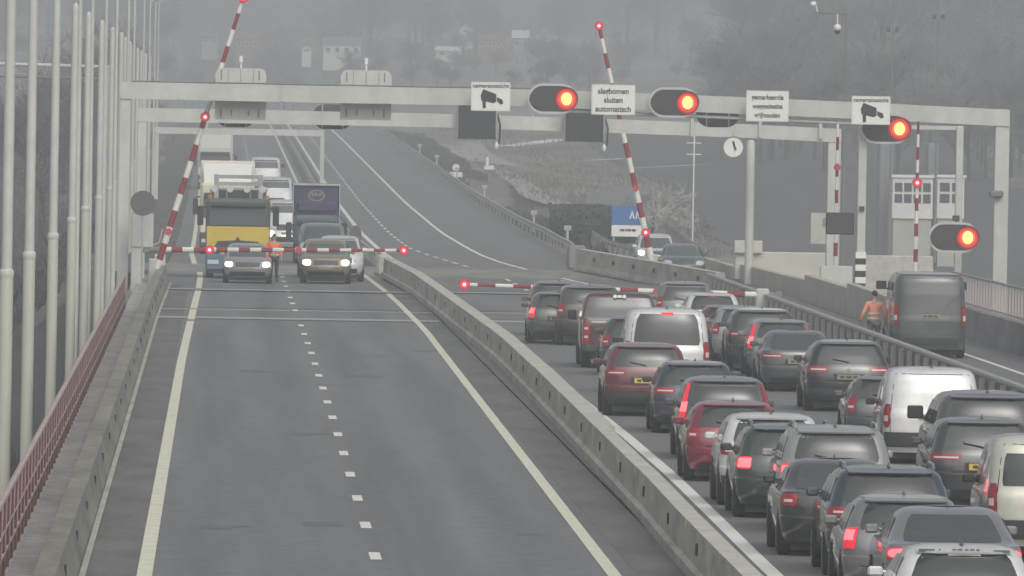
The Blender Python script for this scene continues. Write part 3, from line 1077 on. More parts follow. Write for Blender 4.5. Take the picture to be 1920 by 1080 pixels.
# right edge: guard rail with close posts on its kerb
tag(MB().box((17.75, 250, .06), (.62, 340, .12)).build('kerb', CONC_D), kind='structure')
gr = thing('guard_rail', 'long steel rail on close pale posts with a dark strip behind them beside the queue', 'guard rail', (17.6, 90, .1))
mb = MB()
mb.sweep([(-.08, .64), (-.10, .68), (-.08, .73), (.10, .73), (.10, .64)], [(0, 0, 0), (0, 315, 0)])
mb.build('rail', mat('grey_rail', (.33, .33, .32), .5, .2, noise=(1.5, .15)), gr)
MB().box((.10, 157.5, .30), (.03, 315, .55)).build('dark_strip', GALV_D, gr)  # continuous dark strip showing between the posts
for i in range(92):
    MB().box((-.0, 1 + 3.42 * i, .28), (.12, .14, .62)).build('post', mat('pale_post', (.47, .47, .44), .6), gr)
# slanting concrete barrier past the barrier arms
mb = MB()
pts = [(17.9, 408), (16.45, 436), (15.1, 462), (14.75, 468)]
for (xa, ya), (xb, yb) in zip(pts, pts[1:]):
    n = max(1, int((yb - ya) / 6))
    for i in range(n):
        a, b = i / n, (i + 1) / n - .004
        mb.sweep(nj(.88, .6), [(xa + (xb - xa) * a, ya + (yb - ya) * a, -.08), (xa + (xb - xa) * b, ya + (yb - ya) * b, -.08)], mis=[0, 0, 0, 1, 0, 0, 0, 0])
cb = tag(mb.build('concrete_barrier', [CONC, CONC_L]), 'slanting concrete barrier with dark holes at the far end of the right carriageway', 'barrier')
for i in range(6):
    y = 414 + 9 * i
    MB().box((interp([(b, a) for a, b in pts], y) + .06, y, .48), (.10, .30, .16)).build('drain_slot', JOINT_D, cb)
mb = MB()
mb.box((14.95, 470.5, .42), (.75, 1.6, 1.0), bev=.08)
tag(mb.build('barrier_terminal', GALV_D), 'dark steel end piece joining the slanting concrete barrier to the guard rail', 'barrier end')
guard_rail('pale guard rail climbing the hill along the right edge of the far road', [(15.2, 472), (16.6, 530), (17.3, 600), (17.3, 900), (17.3, 1300)], rz_, -1, sp=8.6, hgt=.78)
guard_rail('guard rail along the dark central strip of the far road', [(6.6, 470), (6.75, 700), (6.75, 1250)], rz_, -1, sp=8, hgt=.72)
mbv = band(6.25, 7.5, 445, 1300, .03)
tag(mbv.build('median_verge', EARTH), kind='structure')
mbv = band(-4.6, -2.1, 440, 1400, .02)
tag(mbv.build('road_verge', EARTH), kind='structure')
# side road rail beyond the slanting barrier
guard_rail('low guard rail along the field side of the sloping side road', [(21.2, 490), (22.9, 545), (25.2, 620), (29.3, 760), (34.6, 900)], lambda y: interp(SZ, y), 1, sp=9, hgt=.7)
guard_rail('second guard rail between the side road and the dark bank', [(18.3, 475), (18.7, 540), (20.3, 620), (23.8, 760)], lambda y: interp(SZ, y), 1, sp=9, hgt=.7)

# walls right of the side road
mb = MB()
for i in range(36):
    y = 130 + 6 * i
    mb.box((22.5, y + 2.98, .46), (.34, 5.96, .92))
tag(mb.build('side_wall', mat('mauve_concrete', (.24, .225, .225), .9, noise=(1.0, .2), stretch=(1, .3, 1.5))), 'grey concrete wall under a bar railing beside the dark van', 'wall')
rl = thing('bar_railing', 'pale upright bar railing standing on the grey concrete wall', 'railing', (22.5, 130, .92))
mb = MB()
mb.tube([(0, 0, .95), (0, 215, .95)], .035, 6)
mb.tube([(0, 0, .12), (0, 215, .12)], .025, 6)
mb.build('rail', mat('mauve_steel', (.38, .34, .33), .6), rl)
mb = MB()
for i in range(180):
    if 120 <= i < 180:
        MB().box((0, i * 1.2, .5), (.06, .07, .95)).build('bar', mat('mauve_steel', (.38, .34, .33), .6), rl)
    else:
        mb.box((0, i * 1.2, .5), (.06, .07, .95), 0)
tag(mb.build('bar', mat('mauve_steel', (.38, .34, .33), .6), rl), kind='stuff')
mb = MB()
pts = [(20.75, 347, 1.0), (20.95, 375, .85), (20.95, 402, .66), (20.4, 440, .5), (20.2, 470, .45)]
for (xa, ya, ha), (xb, yb, hb) in zip(pts, pts[1:]):
    mb.sweep([(0, -.1), (0, ha), (.3, ha), (.3, -.1)], [(xa, ya, 0), (xb, yb - .03, 0)], mis=[0, 1, 0, 0])
tag(mb.build('boundary_wall', [CONC_L, CONC]), 'pale concrete wall behind the worker running towards the side road', 'wall')
mb = MB()
a, b = at(1378, 470, 440), at(1560, 520, 440)
mb.box(((a.x + b.x) / 2, 440, .62), (b.x - a.x, .5, 1.1), bev=.03)
mb.box((a.x + .5, 439.7, 1.35), (1.1, .35, .5), bev=.03)
tag(mb.build('parapet_block', mat('cream_concrete', (.52, .51, .45), .8, noise=(.8, .1))), 'cream painted concrete parapet with a raised end left of the striped post', 'wall')
mb = MB()
a = at(1640, 500, 425)
mb.box((a.x + .9, 425, .55), (2.6, .4, 1.5), bev=.03)
tag(mb.build('parapet_block', CONC_L), 'pale concrete block between the striped post and the dark van', 'wall')

# ------------------------------------------------------------------ maroon railing along the walkway
rail = thing('bridge_railing', 'maroon steel lattice railing along the left edge of the bridge', 'railing', (-2.89, 90, .02))
rail.scale = (1, 1, 1.2)
y0, y1, xr = 0, 262, 0
MB().tube([(0, 0, 1.02), (.0, y1, 1.02)], .045, 6).build('handrail', MAROON_L, rail)
mb = MB()
mb.tube([(0, 0, .62), (0, y1, .62)], .022, 5)
mb.tube([(0, 0, .36), (0, y1, .36)], .022, 5)
mb.tube([(0, 0, .08), (0, y1, .08)], .03, 5)
mb.build('middle_rail', MAROON_L, rail)
mb = MB()
for i in range(88):
    a = i * 3.0
    MB().box((-.02, a, .53), (.07, .08, .94), 0).build('post', MAROON_S, rail)
    mb.tube([(.0, a + .1, .1), (0, a + 1.5, .98)], .02, 4, 0)
    mb.tube([(.0, a + 1.5, .98), (0, a + 2.9, .1)], .02, 4, 0)
mb.build('lattice', mat('lattice_steel', (.36, .24, .235), .6, noise=(2, .2)), rail)
mb = MB()
mb.box((-.045, y1 / 2, .50), (.012, y1, .92))
mb.build('mesh_panel', mat('maroon_mesh', (.12, .055, .062), .7, noise=(3, .35), stretch=(1, .3, 1)), rail)

# ------------------------------------------------------------------ tall pale masts left of the bridge
ORD = ['nearest', 'second', 'third', 'fourth', 'fifth', 'sixth', 'seventh', 'eighth', 'ninth', 'tenth', 'eleventh', 'twelfth', 'thirteenth', 'fourteenth', 'fifteenth', 'sixteenth']


def mast_proto(height):
    r = thing('bridge_mast', 'x', 'mast', group='pale stepped masts along the left edge of the bridge')
    mb = MB()
    mb.tube([(0, 0, -3.4), (0, 0, 3.3), (0, 0, 3.42)], [.132, .132, .115], 14)
    mb.build('lower_tube', CREAM_S, r, smooth=50)
    mb = MB()
    mb.tube([(0, 0, 3.40), (0, 0, height - .2), (0, 0, height - .07), (0, 0, height)], [.108, .10, .085, .03], 14)
    mb.build('upper_tube', WHITE_S, r, smooth=50)
    mb = MB()
    mb.tube([(0, 0, 3.3), (0, 0, 3.36), (0, 0, 3.44), (0, 0, 3.48)], [.133, .145, .145, .105], 14)
    mb.build('collar', WHITE_S, r, smooth=50)
    return r


MASTS = [(20, 215), (62, 240), (106, 273), (141, 309), (166, 341), (191, 377), (211, 415), (228, 445), (236, 480), (244, 515), (251, 550), (259, 585), (266, 620), (274, 660), (282, 700)]
mp = mast_proto(9.35)
for i, (px, Y) in enumerate(MASTS):
    o = mp if i == 0 else copy_tree(mp)
    p = at(px, 60, Y)
    o.location = (p.x, Y, 0)
    o['label'] = ('first tall pale stepped mast, at the left edge of the photo' if i == 0 else ORD[i] + ' tall pale stepped mast counted from the left edge')


def street_lamp_proto(h, arm):
    r = thing('street_lamp', 'x', 'lamp post', group='slim lamp posts with arms beyond the pale masts')
    mb = MB()
    mb.tube([(0, 0, -3), (0, 0, 3), (0, 0, h)], [.10, .085, .055], 10)
    mb.build('pole', WHITE_S, r, smooth=50)
    mb = MB()
    mb.tube([(0, 0, h - .1), (arm * .5, 0, h + .25), (arm, 0, h + .35)], [.045, .04, .035], 8)
    mb.build('arm', WHITE_S, r, smooth=50)
    mb = MB()
    mb.box((arm + .3, 0, h + .33), (.75, .22, .12), bev=.04)
    mb.build('lamp_head', GALV, r, smooth=40)
    return r


LAMPS = [(150, 330, 12.2), (173, 352, 12.2), (199, 385, 12.2), (219, 400, 12.2), (241, 440, 12.2), (252, 520, 12.2), (270, 600, 12.6), (281, 680, 12.6), (291, 740, 13.0), (297, 820, 13.6)]
lp = street_lamp_proto(12.0, 1.3)
for i, (px, Y, h) in enumerate(LAMPS):
    o = lp if i == 0 else copy_tree(lp)
    p = at(px, 60, Y)
    o.location = (p.x, Y, h - 12.0)
    o['label'] = ORD[i].replace('nearest', 'first') + ' slim lamp post from the left among the pale masts'

# pipe on trestles far to the left
pb = thing('pipe_bridge', 'white horizontal pipe crossing behind the masts at the upper left', 'pipe bridge', (-10, 700, 0))
a = at(-20, 118, 700)
b = at(212, 126, 700)
MB().tube([(a.x + 10 - 4, 0, a.z), (b.x + 10, 0, b.z)], .13, 8).build('pipe', WHITE_S, pb, smooth=50)
MB().tube([(a.x + 10 - 4, .6, a.z - .75), (b.x + 10, .6, b.z - .75)], .09, 8).build('pipe', GALV_D, pb, smooth=50)
MB().box((b.x + 9.8, .3, (b.z - 7) / 2), (.3, .9, b.z + 7)).build('trestle', GALV, pb)
MB().box((a.x + 7, .3, (b.z - 7) / 2), (.3, .9, b.z + 7)).build('trestle', GALV, pb)

# ------------------------------------------------------------------ gantries
G1 = thing('sign_gantry', 'wide white front gantry carrying the red signals and white signs', 'gantry', (0, 404, 0))
bx = [(-3.6, 7.02), (4, 7.0), (12, 7.0), (18, 6.88), (23, 6.75), (28.3, 6.58)]
mb = MB()
mb2 = MB()
for (xa, za), (xb, zb) in zip(bx, bx[1:]):
    mb.add([(xa, -.3, za - .3), (xb, -.3, zb - .3), (xb, -.3, zb + .3), (xa, -.3, za + .3), (xa, .3, za - .3), (xb, .3, zb - .3), (xb, .3, zb + .3), (xa, .3, za + .3)], [(0, 1, 2, 3), (7, 6, 5, 4), (3, 2, 6, 7), (1, 0, 4, 5)])
mb.add([(bx[0][0], -.3, bx[0][1] - .3), (bx[0][0], .3, bx[0][1] - .3), (bx[0][0], .3, bx[0][1] + .3), (bx[0][0], -.3, bx[0][1] + .3)], [(0, 1, 2, 3)])
e = bx[-1]
mb.add([(e[0], -.3, e[1] - .3), (e[0], .3, e[1] - .3), (e[0], .3, e[1] + .3), (e[0], -.3, e[1] + .3)], [(0, 1, 2, 3)])
mb.build('beam', WHITE_S, G1)
mb = MB()
mb.tube([(12.5, -.1, 6.55), (18, -.1, 6.42), (23.2, -.1, 6.28)], .06, 6)
mb.build('conduit', WHITE_S, G1)
MB().box((28.05, 0, 2.6), (.52, .5, 8.2), bev=.03).build('column', WHITE_S, G1)
MB().box((-3.42, 0, 2.6), (.40, .5, 8.4), bev=.03).build('column', WHITE_S, G1)
for x in (-1.5, 2.2, 5.9, 10.1, 14.6, 19.3, 24.2):
    MB().box((x, -.305, interp(bx, x)), (.10, .03, .56)).build('splice_plate', WHITE_S, G1)
MB().tube([(-3.2, -.2, 7.36), (6, -.2, 7.34), (12, -.2, 7.34)], .03, 5).build('cable', GALV_D, G1)
MB().box((27.85, -.4, 3.85), (.5, .3, .25), bev=.05).build('small_camera', GALV_D, G1)

G2 = thing('sign_gantry', 'second lower white gantry directly behind the front one', 'gantry', (0, 430, 0))
bx2 = [(-3.2, 6.12), (8, 6.1), (14, 6.02), (20, 5.9), (23.7, 5.78)]
mb = MB()
for (xa, za), (xb, zb) in zip(bx2, bx2[1:]):
    mb.add([(xa, -.25, za - .26), (xb, -.25, zb - .26), (xb, -.25, zb + .26), (xa, -.25, za + .26), (xa, .25, za - .26), (xb, .25, zb - .26), (xb, .25, zb + .26), (xa, .25, za + .26)], [(0, 1, 2, 3), (7, 6, 5, 4), (3, 2, 6, 7), (1, 0, 4, 5), (0, 3, 7, 4), (1, 5, 6, 2)])
mb.build('beam', WHITE_S, G2)
for x in (20.6, 22.9, 18.0):
    MB().box((x, -.3, 6.0), (.12, .12, .7)).build('bracket', WHITE_S, G2)
for x in (.3, 2.6, 9.2, 11.9):
    MB().box((x, -.262, 6.1), (.06, .03, .54)).build('splice_plate', WHITE_S, G2)
MB().box((23.45, 0, 2.2), (.5, .45, 7.6), bev=.03).build('column', WHITE_S, G2)
MB().box((-2.98, 0, 2.2), (.36, .45, 8.3), bev=.03).build('column', WHITE_S, G2)

p1, p2 = at(290, 245, 750), at(608, 249, 750)
G3 = thing('sign_gantry', 'small far white gantry over the left carriageway above the trucks', 'gantry', (0, 750, 0))
mb = MB()
mb.box(((p1.x + p2.x) / 2, 0, (p1.z + p2.z) / 2), (p2.x - p1.x, .4, .42))
mb.build('beam', WHITE_S, G3)
for x in (p1.x + .15, p2.x - .12):
    MB().box((x, 0, p2.z / 2 - .6), (.26, .3, p2.z + 1.2)).build('column', WHITE_S, G3)


# ------------------------------------------------------------------ things on the gantries
def stadium(w, h, n=12):
    r = h / 2
    d = w / 2 - r
    pts = [(d + r * math.sin(math.pi * k / n), -r * math.cos(math.pi * k / n)) for k in range(n + 1)]
    pts += [(-d - r * math.sin(math.pi * k / n), r * math.cos(math.pi * k / n)) for k in range(n + 1)]
    return pts


def signal(px, py, Y, label, side=.28, w=1.78, h=1.08, post=False):
    p = at(px, py, Y)
    r = thing('signal_light', label, 'signal light', p, group='oval red signals facing the queue')
    MB().plate(stadium(w, h), 0, .14).build('rim', WHITE_S, r)
    MB().plate(stadium(w - .17, h - .17), -.02, .02).build('board', BOARD, r)
    lx = side * w
    mb = MB()
    for i, (q, z_) in enumerate(((.42, -.060), (.35, -.064), (.26, -.068), (.185, -.072))):
        mb.disc((lx, z_, .0), q, n=28, mi=i, r2=q * (1.0 if i < 3 else 1.2), depth=.03)
    tag(mb.build('red_lamp', [SIG_OUT, SIG_RED, SIG_MID, SIG_HOT], r), 'lit red lamp with a yellow centre')
    mb = MB()
    mb.disc((-lx, -.055, 0), .33, n=24, depth=.04)
    tag(mb.build('unlit_lamp', mat('unlit_lens', (.045, .04, .042), .4), r))
    mb = MB()
    n = 14
    a = [(lx + .425 * math.cos(math.pi * k / n), -.06, .425 * math.sin(math.pi * k / n)) for k in range(n + 1)]
    b = [(c[0], -.16, c[2]) for c in a]
    mb.strip(a, b)
    mb.build('hood', BLACK, r)
    mb = MB()
    mb.box((0, .22, 0), (.3, .16, .3))
    mb.build('bracket', GALV, r)
    return r


signal(1036, 185, 403, 'lit oval signal on the gantry left of the sign reading slagbomen')
signal(1263, 192, 403, 'lit oval signal on the gantry right of the sign reading slagbomen')
signal(1660, 241, 398, 'lit oval signal half hidden below the right-hand camera sign')
signal(1788, 445, 398, 'lit oval signal low on its own pole above the dark van')


def sign(px, py, Y, w, h, label, name='text_sign'):
    p = at(px, py, Y)
    r = thing(name, label, 'sign', p, group='white signs on the front gantry')
    mb = MB()
    mb.box((0, 0, 0), (w, .05, h))
    mb.build('panel', SIGN_W, r)
    mb = MB()
    t = .025
    for (x, z, a, b) in ((0, h / 2 - t, w, t), (0, -h / 2 + t, w, t), (w / 2 - t, 0, t, h), (-w / 2 + t, 0, t, h)):
        mb.box((x, -.028, z), (a - .02, .006, b - .02))
    mb.build('border', GALV, r)
    mb = MB()
    mb.box((0, .16, .1), (.2, .27, .2))
    mb.build('bracket', GALV, r)
    return r


def cctv_icon(r):
    pts = lambda s, dx, dz: [(a * s + dx, b * s + dz) for a, b in s_]
    mb = MB()
    s_ = [(-.36, .12), (-.27, .34), (.20, .17), (.20, -.10), (.10, -.16), (-.34, -.06)]
    mb.plate([(a, b - .08) for a, b in s_], -.035, -.024)
    s_ = [(.22, .06), (.42, -.02), (.46, -.16), (.36, -.20), (.22, -.08)]
    mb.plate([(a, b - .08) for a, b in s_], -.035, -.024)
    mb.plate([(-.30, -.12), (-.17, -.16), (-.17, -.42), (-.28, -.42)], -.034, -.024)
    mb.build('camera_symbol', INK, r)


s1 = sign(920, 181, 403, 1.40, 1.03, 'white camera sign left of all the red signals on the gantry', 'camera_sign')
text_part('cameratoezicht', .21, (0, -.031, .38), s1, INK, bold=.004)
cctv_icon(s1)
s2 = sign(1150, 187, 403, 1.56, 1.08, 'white three-line text sign between the two upper red signals')
for k, wd in enumerate(('slagbomen', 'sluiten', 'automatisch')):
    text_part(wd, .285, (0, -.031, .30 - .32 * k), s2, INK, bold=.006, sx=.92)
s3 = sign(1439, 199, 403, 1.52, 1.10, 'white three-line text sign right of the two upper red signals')
for k, wd in enumerate(('gemarkeerde', 'weggedeelte', 'vrijhouden')):
    text_part(wd, .255, (0, -.031, .31 - .32 * k), s3, INK, bold=.005, sx=.84)
s4 = sign(1633, 207, 397, 1.36, 1.0, 'white camera sign at the right above a half hidden red signal', 'camera_sign')
text_part('cameratoezicht', .20, (0, -.031, .36), s4, INK, bold=.004)
cctv_icon(s4)


def matrix_back(px0, px1, py0, py1, Y, label):
    a, b = at(px0, py0, Y), at(px1, py1, Y)
    w, h = b.x - a.x, a.z - b.z
    r = thing('matrix_sign', label, 'matrix sign', ((a.x + b.x) / 2, Y, (a.z + b.z) / 2), group='backs of the matrix signs over the left carriageway')
    c = .22
    MB().plate([(-w / 2, -h / 2), (w / 2, -h / 2), (w / 2, h / 2 - c), (w / 2 - .08, h / 2 - .05), (w / 2 - c, h / 2), (-w / 2 + c, h / 2), (-w / 2 + .08, h / 2 - .05), (-w / 2, h / 2 - c)], 0, .5).build('housing', WHITE_S, r)
    mb = MB()
    for k in range(1, 4):
        mb.box((-w / 2 + w * k / 4, -.003, h / 2 - .28), (.02, .008, .46))
    mb.box((0, -.003, h / 2 - .55), (w * .92, .008, .025))
    for x in (-.38, .36):
        mb.box((x * w, -.003, h / 2 - .25), (.05, .008, .34))
        mb.box((x * w, -.003, -h / 2 + .25), (.06, .008, .3))
        mb.box((x * w * .45, -.003, -h / 2 + .25), (.05, .008, .2))
    mb.disc((0, -.006, h / 2 - .68), .06, depth=.01)
    mb.build('cover_seams', GALV_D, r)
    MB().box((0, -.012, -.25), (w * .84, .02, .5)).build('lower_panel', mat('green_grey_panel', (.42, .45, .42), .6), r)
    mb = MB()
    mb.tube([(.0, .2, h / 2), (0, .2, h / 2 + .42)], .035, 6)
    mb.box((0, .2, h / 2 + .33), (.12, .12, .22))
    mb.build('sensor', SIGN_W, r)
    return r


matrix_back(404, 498, 127, 226, 404.6, 'white back of the matrix sign over the lane of the yellow truck')
matrix_back(639, 733, 131, 226, 404.6, 'white back of the matrix sign over the inner lane nearer the median')


def matrix_front(px0, px1, py0, py1, Y, label):
    a, b = at(px0, py0, Y), at(px1, py1, Y)
    w, h = b.x - a.x, a.z - b.z
    r = thing('matrix_sign', label, 'matrix sign', ((a.x + b.x) / 2, Y, (a.z + b.z) / 2), group='dark matrix signs facing the queue')
    MB().box((0, .2, 0), (w, .4, h), bev=.05).build('housing', GALV, r)
    MB().box((0, -.005, -.01), (w - .12, .03, h - .10), bev=.01).build('screen', SCREEN, r)
    mb = MB()
    mb.tube([(w / 2, .3, h * .2), (w / 2 + .12, .3, -h * .1), (w / 2 + .1, .3, -h * .55), (w / 2 - .05, .3, -h * .72)], .04, 6)
    mb.build('cable', DARK, r)
    mb = MB()
    mb.blob((w / 2 - .02, .3, -h * .66), (.09, .1, .16))
    mb.build('junction_box', SIGN_W, r)
    return r


matrix_front(857, 932, 193, 262, 429.2, 'unlit dark matrix sign hanging below the left-hand camera sign')
matrix_front(1058, 1134, 200, 267, 429.2, 'unlit dark matrix sign hanging below the sign reading slagbomen')
for (px, py, Yo, lab) in ((442, 215, 430.6, 'dark back of an oval signal below the matrix sign of the yellow truck lane'), (624, 219, 430.6, 'dark back of an oval signal behind the lower gantry near the median'), (1346, 214, 405.2, 'dark back of an oval signal below the gantry right of the upper signals')):
    p = at(px, py, Yo)
    r = thing('signal_light', lab, 'signal light', p, group='oval signals seen from behind')
    MB().plate(stadium(1.55, .95), 0, .12).build('board', mat('signal_back', (.055, .065, .06), .6), r)
    for x in (-.4, .4):
        MB().box((x, -.03, 0), (.05, .05, .9)).build('bracket', GALV, r)

# round dial below the lower gantry
p = at(1375, 276, 429)
r = thing('dial', 'round white dial with one dark hand hanging below the lower gantry', 'dial', p)
MB().disc((0, 0, 0), .37, n=32, depth=.12).build('face', SIGN_W, r)
mb = MB()
for k in range(32):
    pass
n = 32
a = [(.37 * math.cos(2 * math.pi * k / n), -.01, .37 * math.sin(2 * math.pi * k / n)) for k in range(n + 1)]
b = [(.42 * math.cos(2 * math.pi * k / n), -.01, .42 * math.sin(2 * math.pi * k / n)) for k in range(n + 1)]
mb.strip(a, b)
mb.build('rim', GALV_D, r)
mb = MB()
mb.plate([(-.05, .22), (.02, .24), (.13, -.10), (.05, -.13)], -.02, -.008)
mb.build('hand', INK, r)
MB().box((0, .1, .5), (.08, .1, .35)).build('bracket', GALV, r)

# poles right of the road
a = at(1408, 262, 433)
r = thing('pole', 'plain pale pole with a rounded top right of the dial', 'pole', (a.x, 433, 0))
mb = MB()
mb.tube([(0, 0, -.5), (0, 0, a.z - .1), (0, 0, a.z)], [.17, .17, .09], 12)
mb.build('tube', WHITE_S, r, smooth=50)

a = at(1619, 230, 398)
r = thing('striped_post', 'white post with a black and white striped foot below the right camera sign', 'post', (a.x, 398.3, 0))
MB().box((0, 0, 3.9), (.30, .30, 4.6), bev=.03).build('shaft', WHITE_S, r)
mb = MB()
for k in range(8):
    mb.box((0, 0, .1 + .22 * k), (.36, .36, .22), k % 2)
mb.build('striped_foot', [BLACK_PAINT, SIGN_W], r)
mb = MB()
mb.box((-.75, .05, 2.75), (1.0, .2, .78), bev=.04)
mb.build('signal_box', BOARD, r)
mb = MB()
mb.box((0, -.2, 3.3), (.18, .15, .15))
mb.build('small_box', DARK, r)
mb = MB()
mb.box((-.85, .05, .75), (1.15, .35, 1.0), bev=.03)
mb.build('cabinet', WHITE_S, r)
a = at(1800, 236, 400)
r = thing('pole', 'tall white pole with a cross bar carrying the low oval signal', 'pole', (a.x, 400, 0))
MB().box((0, 0, (a.z - .5) / 2), (.26, .26, a.z + .5), bev=.03).build('tube', WHITE_S, r)
MB().box((-1.0, 0, a.z - .08), (2.0, .12, .14)).build('cross_bar', WHITE_S, r)
MB().box((-.1, -.2, 3.0), (.25, .15, .18)).build('small_box', DARK, r)
MB().box((-.1, -.2, .9), (.3, .15, .25)).build('small_box', DARK, r)

# round sign backs
for (px, py, Y, rr, ph, lab) in ((268, 381, 401, .45, 3.0, 'dark back of a round sign beside the white cabinet at the left'), (667, 441, 452, .33, 1.4, 'dark oval back of a sign at the start of the median')):
    p = at(px, py, Y)
    r = thing('round_sign', lab, 'sign', (p.x, Y, 0))
    MB().disc((0, -.05, p.z), rr * (1 if rr > .4 else .72), n=28, r2=rr * (1 if rr > .4 else 1.2), depth=.03).build('disc', SIGN_BACK, r)
    MB().tube([(0, .03, -.3), (0, .03, p.z + rr * .6)], .035, 8).build('post', GALV, r)
a, b = at(246, 398, 403), at(287, 520, 403)
r = thing('control_cabinet', 'white control cabinet on a post beside the left gantry leg', 'cabinet', ((a.x + b.x) / 2, 402.6, 0))
MB().box((0, 0, 2.05), (.80, .45, 1.25), bev=.03).build('box', WHITE_S, r)
mb = MB()
mb.box((0, -.23, 2.66), (.76, .01, .02))
mb.box((0, -.23, 2.1), (.03, .01, .2))
mb.build('door_seam', GALV_D, r)
MB().box((-.18, 0, .65), (.42, .36, 1.7), bev=.03).build('pedestal', WHITE_S, r)
mb = MB()
mb.tube([(.38, 0, 1.5), (.62, 0, 1.62), (.72, 0, 2.1)], .03, 6)
mb.build('hose', MAROON_L, r)


# ------------------------------------------------------------------ barrier arms
def boom(label, base, tip, seg, lamps, Y, foot=True, red_first=False, wdt=.075):
    root = thing('boom_barrier', label, 'boom barrier', (base.x, Y, 0), group='striped barrier arms of the lifting bridge')
    a = Vector((0, 0, base.z))
    b = Vector((tip.x - base.x, 0, tip.z))
    d = b - a
    n = max(2, int(d.length / seg))
    mb = MB()
    for k in range(n):
        c0, c1 = a + d * (k / n), a + d * ((k + 1) / n)
        taper = 1 - .45 * (k / n)
        mb.tube([c0, c1], wdt * taper, 8, mi=(k + (1 if red_first else 0)) % 2, caps=(k in (0, n - 1)))
    mb.build('boom', [BOOM_W, BOOM_R], root, smooth=40)
    for t, hot in lamps:
        c = a + d * t
        m2 = MB()
        m2.disc((c.x, c.y - .15, c.z), .175 if hot else .12, n=18, depth=.2)
        if hot:
            m2.disc((c.x, c.y - .165, c.z), .125, n=16, mi=1, depth=.02)
            m2.disc((c.x, c.y - .18, c.z), .055, n=12, mi=2, depth=.02)
        tag(m2.build('lamp', [LAMP_OUT if hot else mat('boom_lamp_dim', (.45, .04, .06), .4, emit=.1), LAMP_RED, LAMP_HOT], root), 'lit red lamp' if hot else None)
    if foot:
        MB().box((0, .1, .45), (.42, .42, 1.1), bev=.04).build('drive_housing', WHITE_S, root)
        mb = MB()
        e = a - d.normalized() * .5
        mb.tube([a, e], .11, 8)
        mb.box((e.x, .0, e.z), (.26, .22, .26), bev=.03)
        mb.build('counterweight', GALV_D, root)
    return root


boom('raised striped barrier arm leaning right beside the left parapet', at(289, 518, 405), at(457, -6, 405), .62, ((.57, 1), (.995, 1), (.16, 0)), 405, wdt=.13)
boom('lowered striped barrier arm in front of the oncoming trucks', at(300, 468, 417), at(764, 469.5, 417), .40, ((.20, 1), (.56, 0), (.985, 1)), 417, wdt=.105)
boom('lowered striped barrier arm across the head of the queue', at(1430, 553, 361), at(862, 533, 361), .55, ((.35, 0), (.985, 1)), 361, wdt=.10)
boom('raised striped barrier arm leaning left beside the blue sign', at(1223, 492, 440), at(1122, 44, 440), .58, ((.125, 1), (.99, 1), (.31, 0)), 440, wdt=.13)
boom('short upright striped barrier arm left of the striped post', at(1566, 505, 401), at(1571, 232, 401), .45, ((.70, 0),), 401, wdt=.085)
boom('short upright striped barrier arm above the dark van', at(1716, 515, 399), at(1722, 228, 399), .45, ((.60, 1), ), 399, wdt=.085)


# ------------------------------------------------------------------ the queue on the right carriageway
QA = 'vehicles queuing before the lowered barrier'
BLK = ('near_black', (.020, .021, .023))
CHAR = ('charcoal', (.048, .050, .053))
DGREY = ('dark_grey', (.085, .089, .093))
MGREY = ('mid_grey', (.20, .205, .21))
SILVER = ('silver', (.33, .34, .34))
MAROON = ('maroon', (.14, .032, .042))
DMAROON = ('dark_maroon', (.085, .028, .034))
CRIMSON = ('crimson', (.24, .016, .040))
WHITE = ('white', (.79, .80, .785))
CREAM = ('cream_white', (.66, .66, .55))
BLUE = ('dark_blue', (.036, .048, .072))
GREEN = ('dark_green', (.035, .050, .046))
BROWN = ('brown_grey', (.085, .078, .072))
REDBR = ('dull_red', (.115, .045, .048))


def q(name, label, cat, typ, W, H, L, col, px, top, roof_h, back=1.3, **k):
    """stands a vehicle of the queue where its roof meets the sight line of pixel (px, top)"""
    d = FW + RT * ((px - 960) / F_PX) + UP * ((540 - top) / F_PX)
    t = (roof_h - CAM_H) / d.z
    X, Y = d.x * t, d.y * t
    return car(name, label, cat, typ, W, H, L, col, X, Y - back, QA, **k)


# left lane, from the barrier back to the camera
q('parked_car', 'dark tall car at the very head of the left lane, nearest the barrier tip', 'car', 'mpv', 1.75, 1.62, 4.3, DGREY, 1048, 526, 1.62, lights='v')
q('parked_car', 'dark hatchback with a glowing orange-red tail light at the head of the left lane', 'car', 'hatch', 1.70, 1.48, 4.0, DGREY, 1046, 546, 1.48, lights='v', lit=(1, 1))
q('parked_suv', 'brown-grey suv squeezed left of and ahead of the maroon pickup', 'suv', 'suv', 1.85, 1.72, 4.6, BROWN, 1105, 533, 1.72, lights='v')
q('parked_car', 'dark green car mostly hidden between the maroon pickup and the white van', 'car', 'hatch', 1.75, 1.50, 4.2, GREEN, 1192, 592, 1.50, lights='v')
q('parked_van', 'tall white van with a wide rear window and a glowing high brake light', 'van', 'van', 2.02, 2.03, 4.6, WHITE, 1248, 577, 2.03, lights='vanl', brake3=True, extras=('onewindow',))
q('parked_suv', 'maroon suv with a dark bumper and yellow plate beside the median barrier', 'suv', 'suv', 1.82, 1.60, 4.5, MAROON, 1209, 642, 1.60, lights='h', plate='yellow', extras=('noantenna', 'spoiler'))
q('parked_car', 'dark blue-grey hatchback with sky sheen painted on its roof behind the maroon suv', 'car', 'hatch', 1.78, 1.50, 4.2, BLUE, 1302, 676, 1.50, lights='h', extras=('spoiler',), roof=mat('roof_sky_sheen', (.36, .37, .37), .3, coat=.5))  # pale roof colour stands in for the sky reflected on dark paint
q('parked_car', 'dark people carrier with tall red lights up its rear pillars, one glowing orange', 'car', 'mpv', 1.80, 1.60, 4.4, DGREY, 1357, 705, 1.60, lights='tall', lit=(1, 0))
